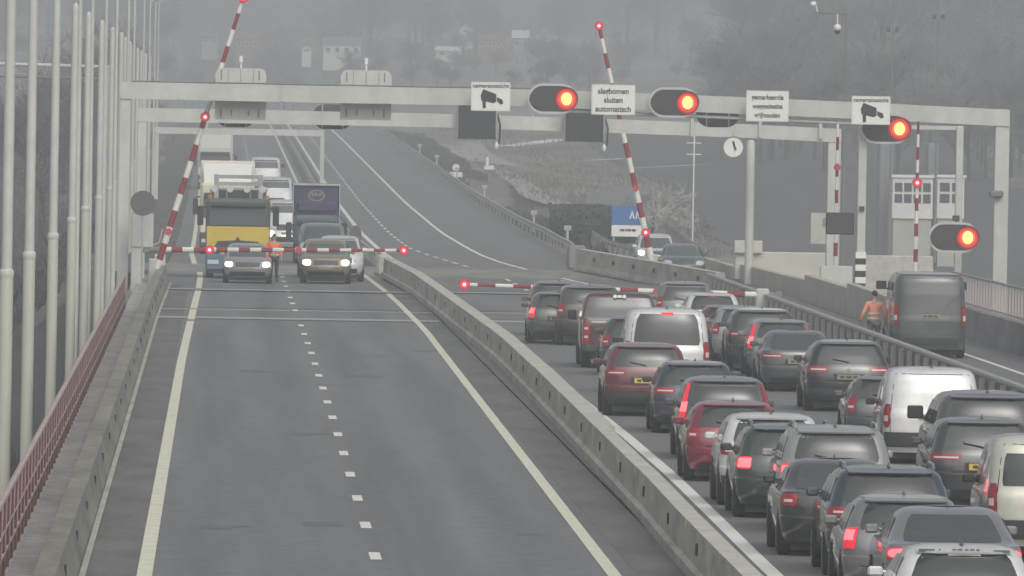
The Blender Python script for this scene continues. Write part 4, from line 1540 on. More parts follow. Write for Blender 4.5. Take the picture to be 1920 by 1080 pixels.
q('parked_car', 'crimson hatchback in the left lane behind the tall-light people carrier', 'car', 'hatch', 1.76, 1.46, 4.1, CRIMSON, 1373, 750, 1.46, lights='round', plate='dull', extras=('lowplate',))
q('parked_suv', 'small white suv with grey-red lights behind the crimson hatchback', 'suv', 'suv', 1.78, 1.58, 4.2, WHITE, 1443, 773, 1.58, lights='h', extras=('spoiler',))
q('parked_car', 'dark estate with silver roof rails and a bright pink-red tail light', 'car', 'wagon', 1.80, 1.55, 4.5, GREEN, 1477, 794, 1.55, lights='round', lit=(1, 1), rails=CHROME)
q('parked_suv', 'grey-white suv with a broad pale roof and a lit slanted tail light', 'suv', 'suv', 1.82, 1.72, 4.5, SILVER, 1563, 797, 1.72, lights='tri', lit=(1, 1), rails=GALV)
q('parked_car', 'black saloon with a long sloping grey rear window in the left lane', 'car', 'sedan', 1.82, 1.45, 4.8, BLK, 1562, 857, 1.45, back=2.4, lights='round', tint=mat('grey_tint_glass', (.06, .068, .068), .08, spec=.9))
q('parked_car', 'dark estate with bright roof rails behind the black saloon', 'car', 'wagon', 1.86, 1.60, 4.8, BLUE, 1663, 873, 1.60, lights='h', rails=CHROME, extras=('spoiler',))
q('parked_car', 'grey hatchback with a square bright red tail light near the bottom edge', 'car', 'hatch', 1.76, 1.46, 4.1, MGREY, 1692, 926, 1.46, lights='v', lit=(1, 1), roof=mat('roof_sky_sheen', (.36, .37, .37), .3, coat=.5))  # roof lightened by colour to imitate sky reflection
q('parked_car', 'silver-grey saloon with a wide rear window near the bottom right corner', 'car', 'sedan', 1.84, 1.45, 4.8, MGREY, 1772, 946, 1.45, back=2.4, lights='h', lit=(1, 1), tint=mat('grey_tint_glass', (.06, .068, .068), .08, spec=.9))
q('parked_car', 'white car cut by the bottom edge with dark marks on its white tailgate top', 'car', 'hatch', 1.82, 1.46, 4.3, WHITE, 1800, 1019, 1.46, lights='h', extras=('spoiler',))

# right lane
q('parked_car', 'grey car farthest ahead in the right lane', 'car', 'mpv', 1.75, 1.52, 4.2, MGREY, 1283, 527, 1.52, lights='v')
q('parked_car', 'white car with a glowing red brake light across the top of its rear window', 'car', 'hatch', 1.72, 1.50, 4.1, WHITE, 1334, 548, 1.50, lights='h', brake3=True, plate=None)
q('parked_car', 'dull red car just visible beyond the high-roofed white van', 'car', 'hatch', 1.70, 1.45, 4.1, REDBR, 1366, 571, 1.45, lights='v')
q('parked_car', 'silver car ahead of the dark suv with the white roof', 'car', 'wagon', 1.75, 1.48, 4.3, SILVER, 1395, 574, 1.48, lights='v', back=1.0)
q('parked_suv', 'dark suv with a cream white roof in the right lane', 'suv', 'suv', 1.78, 1.62, 4.3, CHAR, 1426, 577, 1.62, lights='h', roof=mat('white_roof_paint', (.72, .72, .66), .35, coat=.4), back=1.6)
q('parked_car', 'grey car with reddish rear pillars and one pink-red lit light in the right lane', 'car', 'hatch', 1.78, 1.46, 4.2, MGREY, 1464, 598, 1.46, lights='tall', lit=(1, 0))
q('parked_car', 'grey saloon with wide red and white tail lights in the right lane', 'car', 'sedan', 1.83, 1.46, 4.8, DGREY, 1489, 617, 1.46, back=2.6, lights='wide', tint=mat('grey_tint_glass', (.06, .068, .068), .08, spec=.9))
q('parked_suv', 'black crossover with a steeply sloped rear window beside the guard rail', 'suv', 'hatch', 1.90, 1.60, 4.6, BLK, 1587, 637, 1.60, lights='h', extras=('spoiler', 'plastic', 'badge'), tint=mat('grey_tint_glass', (.06, .068, .068), .08, spec=.9), roof=mat('roof_sky_sheen', (.36, .37, .37), .3, coat=.5))  # grey roof skin is a painted sky reflection on a black car
q('parked_car', 'small grey hatchback half hidden left of the windowless white van', 'car', 'hatch', 1.70, 1.46, 3.9, DGREY, 1662, 703, 1.46, lights='v')
q('parked_van', 'windowless white van with one tall red tail light in the right lane', 'van', 'van', 1.86, 1.86, 4.4, WHITE, 1742, 687, 1.86, lights='vanl', extras=('blank', 'plastic'))
q('parked_suv', 'big dark grey off-roader with wide black mirrors at the right edge', 'suv', 'suv', 1.98, 1.86, 5.0, DGREY, 1848, 733, 1.86, lights='v', extras=('bigmirror',))
q('parked_car', 'dark grey estate with wide red lights and a yellow plate in the right lane', 'car', 'wagon', 1.84, 1.60, 4.6, CHAR, 1838, 782, 1.60, lights='wide', plate='yellow', extras=('spoiler',), tint=mat('grey_tint_glass', (.06, .068, .068), .08, spec=.9))
q('parked_van', 'cream van cut by the right edge, its left flank showing', 'van', 'van', 1.90, 1.90, 4.8, CREAM, 1962, 814, 1.90, lights='vanl', extras=('plastic',))

# maroon pickup: cab and open bed
p = at(1142, 690, 293)
pu = thing('pickup_truck', 'large maroon pickup truck with a round emblem on its tailgate', 'pickup truck', (10.45, 290.5, 0), group=QA)
PM = paint('pickup_maroon', (.075, .026, .032), .3)
S = Shell([(.24, .02, .0, .97), (.32, .0, .0, 1), (.60, .0, .0, 1), (.66, .02, .0, .985)], 2.02, 1.90, 2.1, rr=.12, rn=4, fr=.05, fn=4)
C2 = Shell([(.22, 2.05, .2, .97), (.32, 2.05, .0, 1), (.56, 2.05, .1, 1), (.62, 2.06, .5, .985), (.645, 2.08, 1.5, .97), (.80, 2.14, 1.9, .91), (.92, 2.24, 2.3, .86), (.965, 2.34, 2.5, .78), (.99, 2.6, 2.8, .6), (1, 2.95, 3.0, .3)], 2.02, 1.95, 5.7, rr=.15, rn=4)
mb = MB()
S.body(mb)
C2.body(mb)
mb.box((0, 2.8, .38), (1.6, 5.2, .3), 1)
S.panel(mb, 'r', -.80, -.79, .56, 1.2, .006, 1, nu=1)
S.panel(mb, 'r', .79, .80, .56, 1.2, .006, 1, nu=1)
mb.build('body', [PM, BLACK], pu, smooth=35)
mb = MB()
S.panel(mb, 'r', -.79, .79, 1.185, 1.225, .02)
mb.box((0, 1.0, 1.262), (1.76, 1.9, .02), 0)
mb.build('bed_cover', [GALV, BLACK], pu)
mb = MB()
S.panel(mb, 'r', -.76, .76, .60, 1.15, .012)
tg = mb.build('tailgate', PM, pu)
mb = MB()
mb.disc((0, -.035, .88), .11, depth=.02, r2=.10)
mb.build('emblem', CHROME, tg)
mb = MB()
C2.panel(mb, 'r', -.88, .88, 1.25, 1.79, .008, corner=.06, nu=14)
mb.build('rear_window', GLASS, pu, smooth=50)
mb = MB()
for x in (-.12, .12):
    mb.disc((x, 2.16, 1.83), .05, depth=.05)
mb.box((0, 2.2, 1.83), (.12, .06, .07))
mb.build('cargo_lamp', [SIGN_W], pu)
for sg in (-1, 1):
    mb = MB()
    S.panel(mb, 'r', *sorted((sg * .82, sg * .985)), .62, 1.16, .014, corner=.1)
    for z in (.78, 1.0):
        S.panel(mb, 'r', *sorted((sg * .86, sg * .95)), z, z + .06, .02, 1)
    mb.build('tail_light', [TAIL, TAIL_W], pu, smooth=50)
    mb = MB()
    C2.glass_side(mb, sg, 2.3, 4.6, 1.27, 1.75, 2.5, 3.6)
    mb.build('side_window', GLASS, pu)
    mb = MB()
    mb.box((sg * 1.16, 4.3, 1.30), (.22, .12, .26), bev=.04)
    mb.build('mirror', BLACK, pu)
    for ya in (1.0, 4.6):
        a, b = wheel_mesh(.40, .26)
        a2, b2 = MB(), MB()
        a2.add([(sg * .90 + x, ya + y, .40 + z) for x, y, z in a.v], a.f)
        b2.add([(sg * .90 + x, ya + y, .40 + z) for x, y, z in b.v], b.f)
        wh = a2.build('wheel', RUBBER, pu, smooth=40)
        b2.build('rim', RIM, wh)
mb = MB()
mb.box((0, -.10, .52), (1.95, .22, .20), bev=.05)
bp = mb.build('bumper', DARK, pu)
MB().box((0, -.22, .53), (.50, .02, .11)).build('licence_plate', mat('dull_plate', (.27, .25, .17), .5), pu)

# dark marks on the white tailgate at the bottom edge
wc = [o for o in COL.objects if o.get('label', '').startswith('white car cut by')][0]
mb = MB()
for x, wd, hh in ((-.46, .20, .035), (-.30, .02, .04), (-.12, .05, .045), (-.05, .06, .05), (.03, .05, .045), (.10, .05, .05), (.17, .04, .045), (.46, .2, .03)):
    mb.box((x, .50, 1.40), (wd, .03, hh))
mb.box((0, .48, 1.335), (.42, .08, .07), 1, bev=.02)
mb.build('tailgate_marks', [mat('worn_mark', (.10, .10, .11), .6), SIGN_W], wc)

# ------------------------------------------------------------------ dark van and side-road vehicles
car('parked_van', 'tall dark grey panel van standing on the side road by the wall', 'van', 'bigvan', 2.0, 2.34, 5.6, ('van_grey', (.085, .09, .092)), 19.58, 309, 'vehicles on the side road', lights='vanl', extras=('blank', 'noantenna'), yaw=.3, plate='dull', metal=.1, rough=.45, roof=mat('roof_sky_sheen', (.36, .37, .37), .3, coat=.5))  # paler roof skin puts the bright sky sheen into the colour
car('waiting_car', 'white car with bright headlights facing the camera on the side road', 'car', 'mpv', 1.70, 1.55, 4.2, WHITE, 18.85, 484, 'vehicles on the side road', away=False, lit=(1, 1))
car('waiting_car', 'grey-blue car behind the concrete barrier in front of the white car', 'car', 'hatch', 1.70, 1.42, 4.2, ('slate', (.10, .125, .135)), 18.62, 450, 'vehicles on the side road', away=False, lit=(0, 0))
car('parked_car', 'small white car half hidden behind the dark green hedge', 'car', 'hatch', 1.75, 1.5, 4.2, WHITE, 23.1, 700, 'vehicles on the side road', away=False)[0].location.z = -1.0

# ------------------------------------------------------------------ oncoming traffic waiting on the left carriageway
QB = 'vehicles waiting on the left carriageway'
car('waiting_car', 'silver car with both headlights on in front of the yellow truck', 'car', 'hatch', 1.80, 1.47, 4.3, SILVER, 1.10, 418, QB, away=False, lit=(1, 1))
car('waiting_suv', 'tan suv with warm bright headlights at the front of the inner lane', 'suv', 'suv', 1.86, 1.66, 4.5, ('tan', (.27, .225, .145)), 4.03, 420, QB, away=False, lit=(1, 1))
car('waiting_car', 'white car directly behind the tan suv, showing at its right side', 'car', 'wagon', 1.80, 1.72, 4.5, WHITE, 4.62, 426.5, QB, away=False)
car('waiting_van', 'grey van between the white car and the blue truck', 'van', 'van', 1.86, 2.10, 4.7, MGREY, 4.05, 437, QB, away=False, lit=(0, 0))
car('waiting_van', 'white van with one bright headlight left of the blue truck', 'van', 'bigvan', 1.95, 2.45, 5.4, WHITE, 3.25, 536, QB, away=False, lit=(1, 1))
car('waiting_car', 'brown car with a bright lamp behind the yellow truck', 'car', 'mpv', 1.78, 1.9, 4.3, BROWN, 2.35, 600, QB, away=False, lit=(1, 1))
car('waiting_van', 'white van with a wide windscreen in the middle of the far inner lane', 'van', 'bigvan', 1.98, 2.60, 5.4, WHITE, 3.35, 664, QB, away=False)
car('waiting_car', 'dark car with two bright lamps farthest back beside the white vans', 'car', 'suv', 1.85, 1.75, 4.5, CHAR, 2.3, 712, QB, away=False, lit=(1, 1))
car('waiting_van', 'white high-roofed van farthest back in the inner lane', 'van', 'bigvan', 2.05, 3.0, 5.8, WHITE, 3.05, 745, QB, away=False)


def truck(label, X, Y, W, H, cabh, front, upper, boxm, boxh, boxl, name='waiting_truck', bumper=None, bar=False, roofm=None, sun=None, wz=(.50, .80)):
    """lorry facing the camera; origin on the road under its front bumper"""
    r = thing(name, label, 'truck', (X, Y, rz_(Y)), 0, QB)
    hw = W / 2
    wz0, wz1 = cabh * wz[0], cabh * wz[1]
    mb = MB()
    mb.box((0, 1.0, (.95 + cabh) / 2), (W - .06, 1.95, cabh - .95), 0, bev=.12)
    mb.box((0, 1.1, .75), (W - .3, 1.7, .5), 1)
    cabo = mb.build('cab', [upper, BLACK], r, smooth=30)
    mb = MB()
    mb.box((0, .02, (.98 + wz0) / 2), (W - .1, .14, wz0 - .98), bev=.05)
    mb.build('front_panel', front, cabo)
    mb = MB()
    for k in range(3):
        mb.box((0, -.06, 1.08 + .13 * k), (W * .55 - .12 * k, .03, .06))
    mb.plate([(-W * .40, 1.0), (W * .40, 1.0), (W * .31, 1.42), (.10, 1.46), (0, 1.62), (-.10, 1.46), (-W * .31, 1.42)], -.062, -.04)
    mb.build('grille', DARK, cabo)
    mb = MB()
    mb.box((0, .0, (wz0 + wz1) / 2 + .02), (W * .86, .08, wz1 - wz0 - .04), bev=.03)
    mb.build('windscreen', GLASS_L, cabo)
    mb = MB()
    mb.box((0, -.10, wz1 + .12), (W * .84, .30, .16), bev=.05)
    mb.build('sun_visor', sun or DARK, cabo)
    mb = MB()
    mb.box((0, .08, .62), (W - .04, .34, .66), bev=.08)
    mb.box((0, .06, .26), (W - .12, .3, .14), 1)
    bo = mb.build('bumper', [bumper or DARK, BLACK], r, smooth=30)
    for sg in (-1, 1):
        mb = MB()
        mb.box((sg * (hw - .32), -.10, .62), (.42, .05, .17), bev=.02)
        mb.build('headlight', HEAD, r)
        mb = MB()
        mb.box((sg * (hw + .19), .05, (wz0 + wz1) / 2 + .05), (.24, .14, .74), bev=.05)
        mb.tube([(sg * (hw - .02), .2, wz1), (sg * (hw + .19), .1, wz1 - .02)], .03, 6)
        mb.build('mirror', BLACK, r)
        for ya in (1.35, 2.2 + boxl * .72):
            a, b = wheel_mesh(.48, .30)
            a2, b2 = MB(), MB()
            a2.add([(sg * (hw - .2) + x, ya + y, .48 + z) for x, y, z in a.v], a.f)
            b2.add([(sg * (hw - .2) + x, ya + y, .48 + z) for x, y, z in b.v], b.f)
            wh = a2.build('wheel', RUBBER, r, smooth=40)
            b2.build('rim', RIM, wh)
    MB().box((0, .9 + boxl / 2, .85), (.9, boxl + 1.8, .3)).build('chassis', DARK, r)
    mb = MB()
    if boxm:
        mb.box((0, 2.25 + boxl / 2, (1.05 + boxh) / 2), (W - .02, boxl, boxh - 1.05), bev=.05)
        mb.build('cargo_box', boxm, r, smooth=30)
    if roofm:
        mb = MB()
        # wind deflector rising from the cab roof
        mb.add([(-hw + .2, .5, cabh), (hw - .2, .5, cabh), (hw - .15, 1.9, boxh - .1), (-hw + .15, 1.9, boxh - .1), (-hw + .2, 1.9, cabh), (hw - .2, 1.9, cabh)], [(0, 1, 2, 3), (0, 3, 4), (1, 5, 2), (4, 3, 2, 5), (0, 4, 5, 1)])
        mb.build('wind_deflector', roofm, r)
    if bar:
        mb = MB()
        mb.tube([(-hw + .15, .7, cabh + .35), (hw - .15, .7, cabh + .35)], .05, 8)
        for x in (-hw + .2, -.45, .45, hw - .2):
            mb.tube([(x, .7, cabh - .05), (x, .7, cabh + .35)], .03, 6)
        mb.build('lamp_bar', CHROME, r)
        for x in (-.92, -.32, .32, .92):
            mb = MB()
            mb.disc((x, .58, cabh + .36), .13, depth=.12)
            mb.build('roof_lamp', HEAD, r)
        mb = MB()
        for z in (cabh + .55, cabh + .82):
            mb.box((0, 2.1, z), (1.5, .12, .14))
        for x in (-.85, .85):
            mb.box((x, 2.1, cabh + .35), (.18, .25, 1.1))
        mb.box((0, 2.2, cabh - .1), (2.1, .3, .8), 1)
        mb.build('headboard', [GALV, DARK], r)
        for x in (-1.08, 1.08):
            mb = MB()
            mb.tube([(x, .8, cabh), (x, .8, cabh + .12)], .10, 10)
            mb.build('beacon', AMBER, r)
    return r


YEL = mat('truck_yellow', (.58, .43, .045), .4, noise=(1.5, .12), coat=.3)
t1 = truck('yellow-fronted truck with a dark windscreen band and lamp bar, first in the outer lane', .74, 430, 2.5, 3.1, 3.05, YEL, mat('truck_dark_grey', (.095, .108, .104), .45, noise=(1.2, .12)), mat('truck_body_dark', (.08, .08, .085), .6), 2.9, 6.0, bumper=mat('bumper_blue', (.085, .15, .21), .5), bar=True, wz=(.65, .885))
truck('cream box truck with a broad white front behind the yellow truck', .38, 520, 2.55, 4.25, 3.3, mat('truck_cream', (.62, .60, .47), .5, noise=(1, .06)), mat('truck_cream', (.62, .60, .47), .5), mat('box_cream', (.70, .66, .58), .5, noise=(.8, .05)), 4.28, 8, roofm=SIGN_W)
truck('pale box truck farthest back in the outer lane under the small gantry', -.32, 800, 2.5, 4.1, 3.1, mat('truck_pale', (.55, .56, .50), .5, noise=(1, .06)), mat('truck_pale', (.55, .56, .50), .5), mat('box_pale', (.60, .61, .55), .5, noise=(.8, .08)), 4.05, 8, roofm=mat('truck_pale', (.55, .56, .50), .5))
NAVY = mat('truck_navy', (.036, .036, .090), .5, noise=(1, .12))
t4 = truck('dark blue box truck with a pale round emblem high on its front', 4.22, 486, 2.0, 3.6, 2.1, mat('truck_slate', (.10, .12, .16), .45), mat('truck_slate', (.10, .12, .16), .45), NAVY, 3.42, 6.0)
mb = MB()
mb.box((0, 2.19, 3.40), (2.06, .14, .10), bev=.02)
for sg in (-1, 1):
    mb.box((sg * 1.0, 2.19, 2.2), (.035, .12, 2.3))
mb.build('box_frame', [GALV], t4)
mb = MB()
n = 28
rr = lambda k, a, b: (a * math.cos(2 * math.pi * k / n), 2.235, 2.93 + b * math.sin(2 * math.pi * k / n))
mb.strip([rr(k, .36, .25) for k in range(n + 1)], [rr(k, .30, .20) for k in range(n + 1)])
for x, wd in ((-.18, .09), (-.04, .10), (.10, .06), (.2, .07)):
    mb.box((x, 2.232, 2.98), (wd, .01, .15))
mb.build('emblem', mat('dull_gold', (.26, .24, .20), .6), t4)
mb = MB()
mb.box((0, .6, 2.45), (1.75, .8, .5), bev=.15)
mb.build('wind_deflector', NAVY, t4)

# ------------------------------------------------------------------ people
SKIN = mat('skin', (.42, .27, .20), .6)
HAIR = mat('dark_hair', (.03, .025, .02), .8)
ORANGE = mat('hivis_orange', (.92, .12, .04), .6)
REFL = mat('reflective_band', (.62, .64, .55), .4)
NAVYC = mat('navy_trousers', (.028, .03, .04), .8)
HIVW = mat('hivis_pale_orange', (.85, .33, .22), .6)


def skin_mesh(name, verts, edges, m, parent, sub=1):
    me = bpy.data.meshes.new(name)
    me.from_pydata([v[:3] for v in verts], edges, [])
    o = bpy.data.objects.new(name, me)
    COL.objects.link(o)
    sk = o.modifiers.new('skin', 'SKIN')
    lay = me.skin_vertices[0].data if me.skin_vertices else None
    if lay is None:
        bm = bmesh.new()
        bm.from_mesh(me)
        bm.verts.layers.skin.verify()
        bm.to_mesh(me)
        bm.free()
        lay = me.skin_vertices[0].data
    for i, v in enumerate(verts):
        r = v[3] if isinstance(v[3], tuple) else (v[3], v[3])
        lay[i].radius = r
        lay[i].use_root = (i == 0)
    ss = o.modifiers.new('sub', 'SUBSURF')
    ss.levels = sub
    ss.render_levels = sub
    dg = bpy.context.evaluated_depsgraph_get()
    m2 = bpy.data.meshes.new_from_object(o.evaluated_get(dg))
    bpy.data.objects.remove(o)
    m2.materials.clear()
    m2.materials.append(m)
    m2.polygons.foreach_set('use_smooth', [True] * len(m2.polygons))
    o = bpy.data.objects.new(name, m2)
    COL.objects.link(o)
    o.parent = parent
    return o


def person(label, X, Y, z, rzz, jacket, trousers, arm_out=0.0):
    r = thing('person', label, 'person', (X, Y, z), rzz)
    s = .98
    V = [(0, 0, .95, (.145, .10)), (0, 0, 1.12, (.13, .095)), (0, 0, 1.30, (.155, .105)), (0, .01, 1.44, (.13, .085)), (0, .01, 1.51, .052), (0, 0, 1.58, (.062, .07)), (0, -.01, 1.655, (.076, .09)), (0, 0, 1.735, (.055, .065))]
    E = [(i, i + 1) for i in range(7)]

    def add(p, par):
        V.append(p)
        E.append((par, len(V) - 1))
        return len(V) - 1
    for sg in (-1, 1):
        a = add((sg * .10, 0, .88, .085), 0)
        a = add((sg * .105, -.01, .50, .060), a)
        a = add((sg * .11, .01, .12, .042), a)
        add((sg * .12, -.13, .035, (.04, .03)), add((sg * .115, 0, .05, .042), a))
        a = add((sg * .185, .01, 1.415, .055), 3)
        a = add((sg * (.235 + arm_out * .3), .02, 1.14, .043), a)
        a = add((sg * (.25 + arm_out * .4), -.10, .92, .030), a)
        h = add((sg * (.25 + arm_out * .4), -.125, .85, (.038, .018)), a)
        hx = sg * (.25 + arm_out * .4)
        for k, ln in ((-1.5, .060), (-.5, .072), (.5, .068), (1.5, .055)):
            f = add((hx + .002, -.135 - .0 + k * .017, .81, .0085), h)
            f = add((hx - sg * .008, -.14 + k * .017, .81 - ln * .5, .0085), f)
            add((hx - sg * .022, -.145 + k * .017, .81 - ln, .0075), f)
        t = add((hx - sg * .015, -.165, .845, .010), h)
        add((hx - sg * .022, -.185, .805, .0085), t)
    # nose and ears
    add((0, -.115, 1.645, .012), 6)
    add((-.085, .0, 1.65, .014), 6)
    add((.085, .0, 1.65, .014), 6)
    skin_mesh('body', V, E, SKIN, r)
    JV = [(0, 0, .80, (.178, .135)), (0, 0, 1.02, (.165, .13)), (0, 0, 1.28, (.19, .135)), (0, .01, 1.43, (.165, .11)), (0, .01, 1.49, (.075, .07))]
    JE = [(0, 1), (1, 2), (2, 3), (3, 4)]
    for sg in (-1, 1):
        JV += [(sg * .20, .01, 1.41, .075), (sg * (.25 + arm_out * .3), .02, 1.13, .062), (sg * (.262 + arm_out * .4), -.10, .93, .048)]
        n = len(JV)
        JE += [(3, n - 3), (n - 3, n - 2), (n - 2, n - 1)]
    jk = skin_mesh('jacket', JV, JE, jacket, r)
    TV = [(0, 0, .93, (.16, .12))]
    TE = []
    for sg in (-1, 1):
        TV += [(sg * .10, 0, .86, .10), (sg * .108, -.01, .50, .078), (sg * .112, .01, .09, .066)]
        n = len(TV)
        TE += [(0, n - 3), (n - 3, n - 2), (n - 2, n - 1)]
    skin_mesh('trousers', TV, TE, trousers, r)
    for sg in (-1, 1):
        skin_mesh('boot', [(sg * .114, .03, .06, .058), (sg * .118, -.06, .045, .05), (sg * .122, -.15, .035, (.046, .032))], [(0, 1), (1, 2)], BLACK, r)
    mb = MB()
    mb.blob((0, .012, 1.70), (.088, .105, .085))
    mb.build('hair', HAIR, r, smooth=60)
    mb = MB()
    for x in (-.032, .032):
        mb.blob((x, -.098, 1.668), (.011, .008, .007))
    mb.build('eyes', BLACK, r)
    mb = MB()
    mb.blob((0, -.098, 1.60), (.024, .008, .006))
    mb.build('mouth', mat('lips', (.32, .13, .11), .6), r)
    mb = MB()
    for zz in (.98, 1.12):
        n = 20
        a = [(.196 * math.cos(2 * math.pi * k / n), .146 * math.sin(2 * math.pi * k / n), zz) for k in range(n + 1)]
        b = [(p[0], p[1], zz + .05) for p in a]
        mb.strip(a, b)
    mb.build('reflective_band', REFL, jk)
    return r


p = at(513, 520, 420)
person('person in an orange high-visibility jacket and dark trousers beside the yellow truck', p.x, 420, 0, rad(15), ORANGE, NAVYC)
p = at(1645, 625, 338)
person('person in a pale orange and white high-visibility vest by the dark van', 18.24, 312.5, 0, rad(-165), HIVW, mat('grey_trousers', (.14, .16, .18), .8), arm_out=.25)


# ------------------------------------------------------------------ trees, scrub, houses and far things
def bare_tree_meshes(seed, h, spread, kids=(6, 5, 4, 6), limbs=9):
    rng = random.Random(seed)
    tb, cb = MB(), MB()
    top = Vector((rng.uniform(-.4, .4), rng.uniform(-.4, .4), h * .55))
    tb.tube([(0, 0, -.4), (top.x * .4, top.y * .4, h * .25), top], [h * .022, h * .017, h * .010], 7)

    def grow(p, d, ln, r, lev):
        q_ = p + d * ln
        mid = p + d * (ln * .5) + Vector((rng.uniform(-1, 1), rng.uniform(-1, 1), rng.uniform(-.4, .6))) * ln * .06
        cb.tube([p, mid, q_], [r, r * .8, r * .55], 4 if lev < 2 else 3, caps=False)
        if lev < 3:
            k_ = kids[lev]
        else:
            for _ in range(kids[3]):
                e = (d + Vector((rng.uniform(-1, 1), rng.uniform(-1, 1), rng.uniform(-.5, .9))) * .75).normalized()
                s = p + d * ln * rng.uniform(.2, 1)
                L_ = ln * rng.uniform(.5, 1.1)
                n_ = e.orthogonal().normalized() * .022
                cb.add([s - n_, s + n_, s + e * L_], [(0, 1, 2)])
            return
        for _ in range(k_):
            e = (d * .75 + Vector((rng.uniform(-1, 1), rng.uniform(-1, 1), rng.uniform(-.35, .65))) * .8).normalized()
            grow(p + (q_ - p) * rng.uniform(.35, 1), e, ln * rng.uniform(.52, .75), r * .55, lev + 1)
    for i in range(limbs):
        t = rng.uniform(.35, 1)
        a = rng.uniform(0, 6.283)
        d = Vector((math.cos(a) * spread, math.sin(a) * spread, rng.uniform(.5, 1.2))).normalized()
        grow(Vector((top.x * t, top.y * t, h * .55 * t)), d, h * rng.uniform(.20, .30), h * .008, 0)
    return tb, cb


TREE = []
for i, (h, sp) in enumerate(((15, .9), (18, .7), (12, 1.1), (16, .8), (20, .6))):
    tb, cb = bare_tree_meshes(40 + i, h, sp)
    r = thing('bare_tree', 'x', 'tree')
    tb.build('trunk', BARK, r, fix=False)
    cb.build('crown', TWIG, r, fix=False)
    TREE.append(r)
used = set()


def plant(i, x, y, s, label, group):
    if i in used:
        o = copy_tree(TREE[i])
    else:
        o = TREE[i]
        used.add(i)
    o.location = (x, y, ground_z(x, y) - .2)
    o.rotation_euler = (0, 0, rng.uniform(0, 6.28))
    o.scale = (s, s, s)
    o['label'] = label
    o['group'] = group
    return o


rng = random.Random(11)
# wooded slope behind the houses
for k in range(96):
    y = rng.uniform(2300, 2900)
    x = -62 + 255 * (k + rng.uniform(-.8, 1.8)) / 96
    plant(k % 5, x, y, rng.choice((.45, .6, .8, 1.0, 1.2, 1.35)) * rng.uniform(.85, 1.1), 'bare grey tree fading into the haze on the far wooded slope', 'bare trees on the far slope')
# trees among and before the houses
for k in range(14):
    y = rng.uniform(1900, 2250)
    x = rng.uniform(-40, 150)
    plant(k % 5, x, y, rng.uniform(.45, .7), 'small bare tree standing near the hazy far houses', 'small trees near the far houses')
# tall misty trees at the right
for k in range(34):
    y = rng.uniform(1350, 1950)
    x = (1420 + 560 * (k + rng.uniform(0, 1)) / 34 - 414) * y / F_PX
    plant(k % 5, x, y, rng.uniform(.95, 1.4), 'tall misty bare tree in the wood at the upper right', 'misty trees at the upper right')
# trees on the low ground at the left
for k in range(18):
    y = rng.uniform(620, 1250)
    x = -(414 - 285 * rng.uniform(0, 1)) * y / F_PX - 2.5
    plant(k % 5, x, y, rng.uniform(.5, .85), 'dark bare tree on the low ground left of the bridge', 'dark trees left of the bridge')
# misty wood right of the valley and small trees across the slope
for k in range(90):
    y = rng.uniform(980, 1500)
    x = (1340 + 640 * (k + rng.uniform(-1, 2)) / 90 - 414) * y / F_PX
    plant(k % 5, x, y, rng.uniform(.35, .85), 'tall misty bare tree in the wood at the upper right', 'misty trees at the upper right')
for k in range(70):
    y = rng.uniform(1550, 2200)
    x = -28 + 140 * (k + rng.uniform(-1, 2)) / 70
    plant(k % 5, x, y, rng.uniform(.22, .5), 'small bare tree standing near the hazy far houses', 'small trees near the far houses')
# pale bare tree and shrubs in the field behind the raised boom
tb, cb = bare_tree_meshes(77, 5.6, 1.25, (4, 4, 3, 3), 10)
bt = thing('bare_tree', 'wide pale-twigged bare tree in the field behind the raised left-leaning boom', 'tree', ((1222 - 414) * 640 / F_PX, 640, -2.6))
tb.build('trunk', BARK, bt, fix=False)
cb.build('crown', PALE_TWIG, bt, fix=False)
tb, cb = bare_tree_meshes(78, 3.2, 1.4, (4, 3, 3, 3), 9)
sb = thing('bare_shrub', 'x', 'shrub')
tb.build('stem', BARK, sb, fix=False)
cb.build('twigs', mat('grey_twigs', (.17, .165, .155), .95), sb, fix=False)
for k in range(9):
    o = sb if k == 0 else copy_tree(sb)
    y = rng.uniform(680, 900)
    x = (rng.uniform(1135, 1330) - 414) * y / F_PX
    o.location = (x, y, ground_z(x, y) - .1)
    s_ = rng.uniform(.5, 1.1)
    o.scale = (s_, s_, s_)
    o.rotation_euler = (0, 0, rng.uniform(0, 6.28))
    o['label'] = 'low grey shrub in the field around the pale bare tree'
    o['group'] = 'shrubs in the field'


def thicket(name, label_kind, x0, x1, y0, y1, n, hgt, m, seed, zf=ground_z):
    rg = random.Random(seed)
    mb = MB()
    for _ in range(n):
        x, y = rg.uniform(x0, x1), rg.uniform(y0, y1)
        z = zf(x, y)
        cl = .55 + .45 * math.sin(x * .7 + y * .05) * math.sin(y * .031 + x * .21)
        h = hgt * rg.uniform(.3, 1) * cl
        dx, dy = rg.uniform(-.5, .5) * h, rg.uniform(-.5, .5) * h
        wd = rg.uniform(.04, .14) * h + .03
        a = rg.uniform(0, 3.14)
        ux, uy = math.cos(a) * wd, math.sin(a) * wd
        mb.add([(x - ux, y - uy, z - .1), (x + ux, y + uy, z - .1), (x + dx, y + dy, z + h)], [(0, 1, 2)])
        mb.add([(x + dx * .5 - uy, y + dy * .5 + ux, z + h * .4), (x + dx * .5 + uy, y + dy * .5 - ux, z + h * .45), (x - dx * .4, y - dy * .3, z + h * .9)], [(0, 1, 2)])
    return tag(mb.build(name, m, fix=False), kind='stuff')


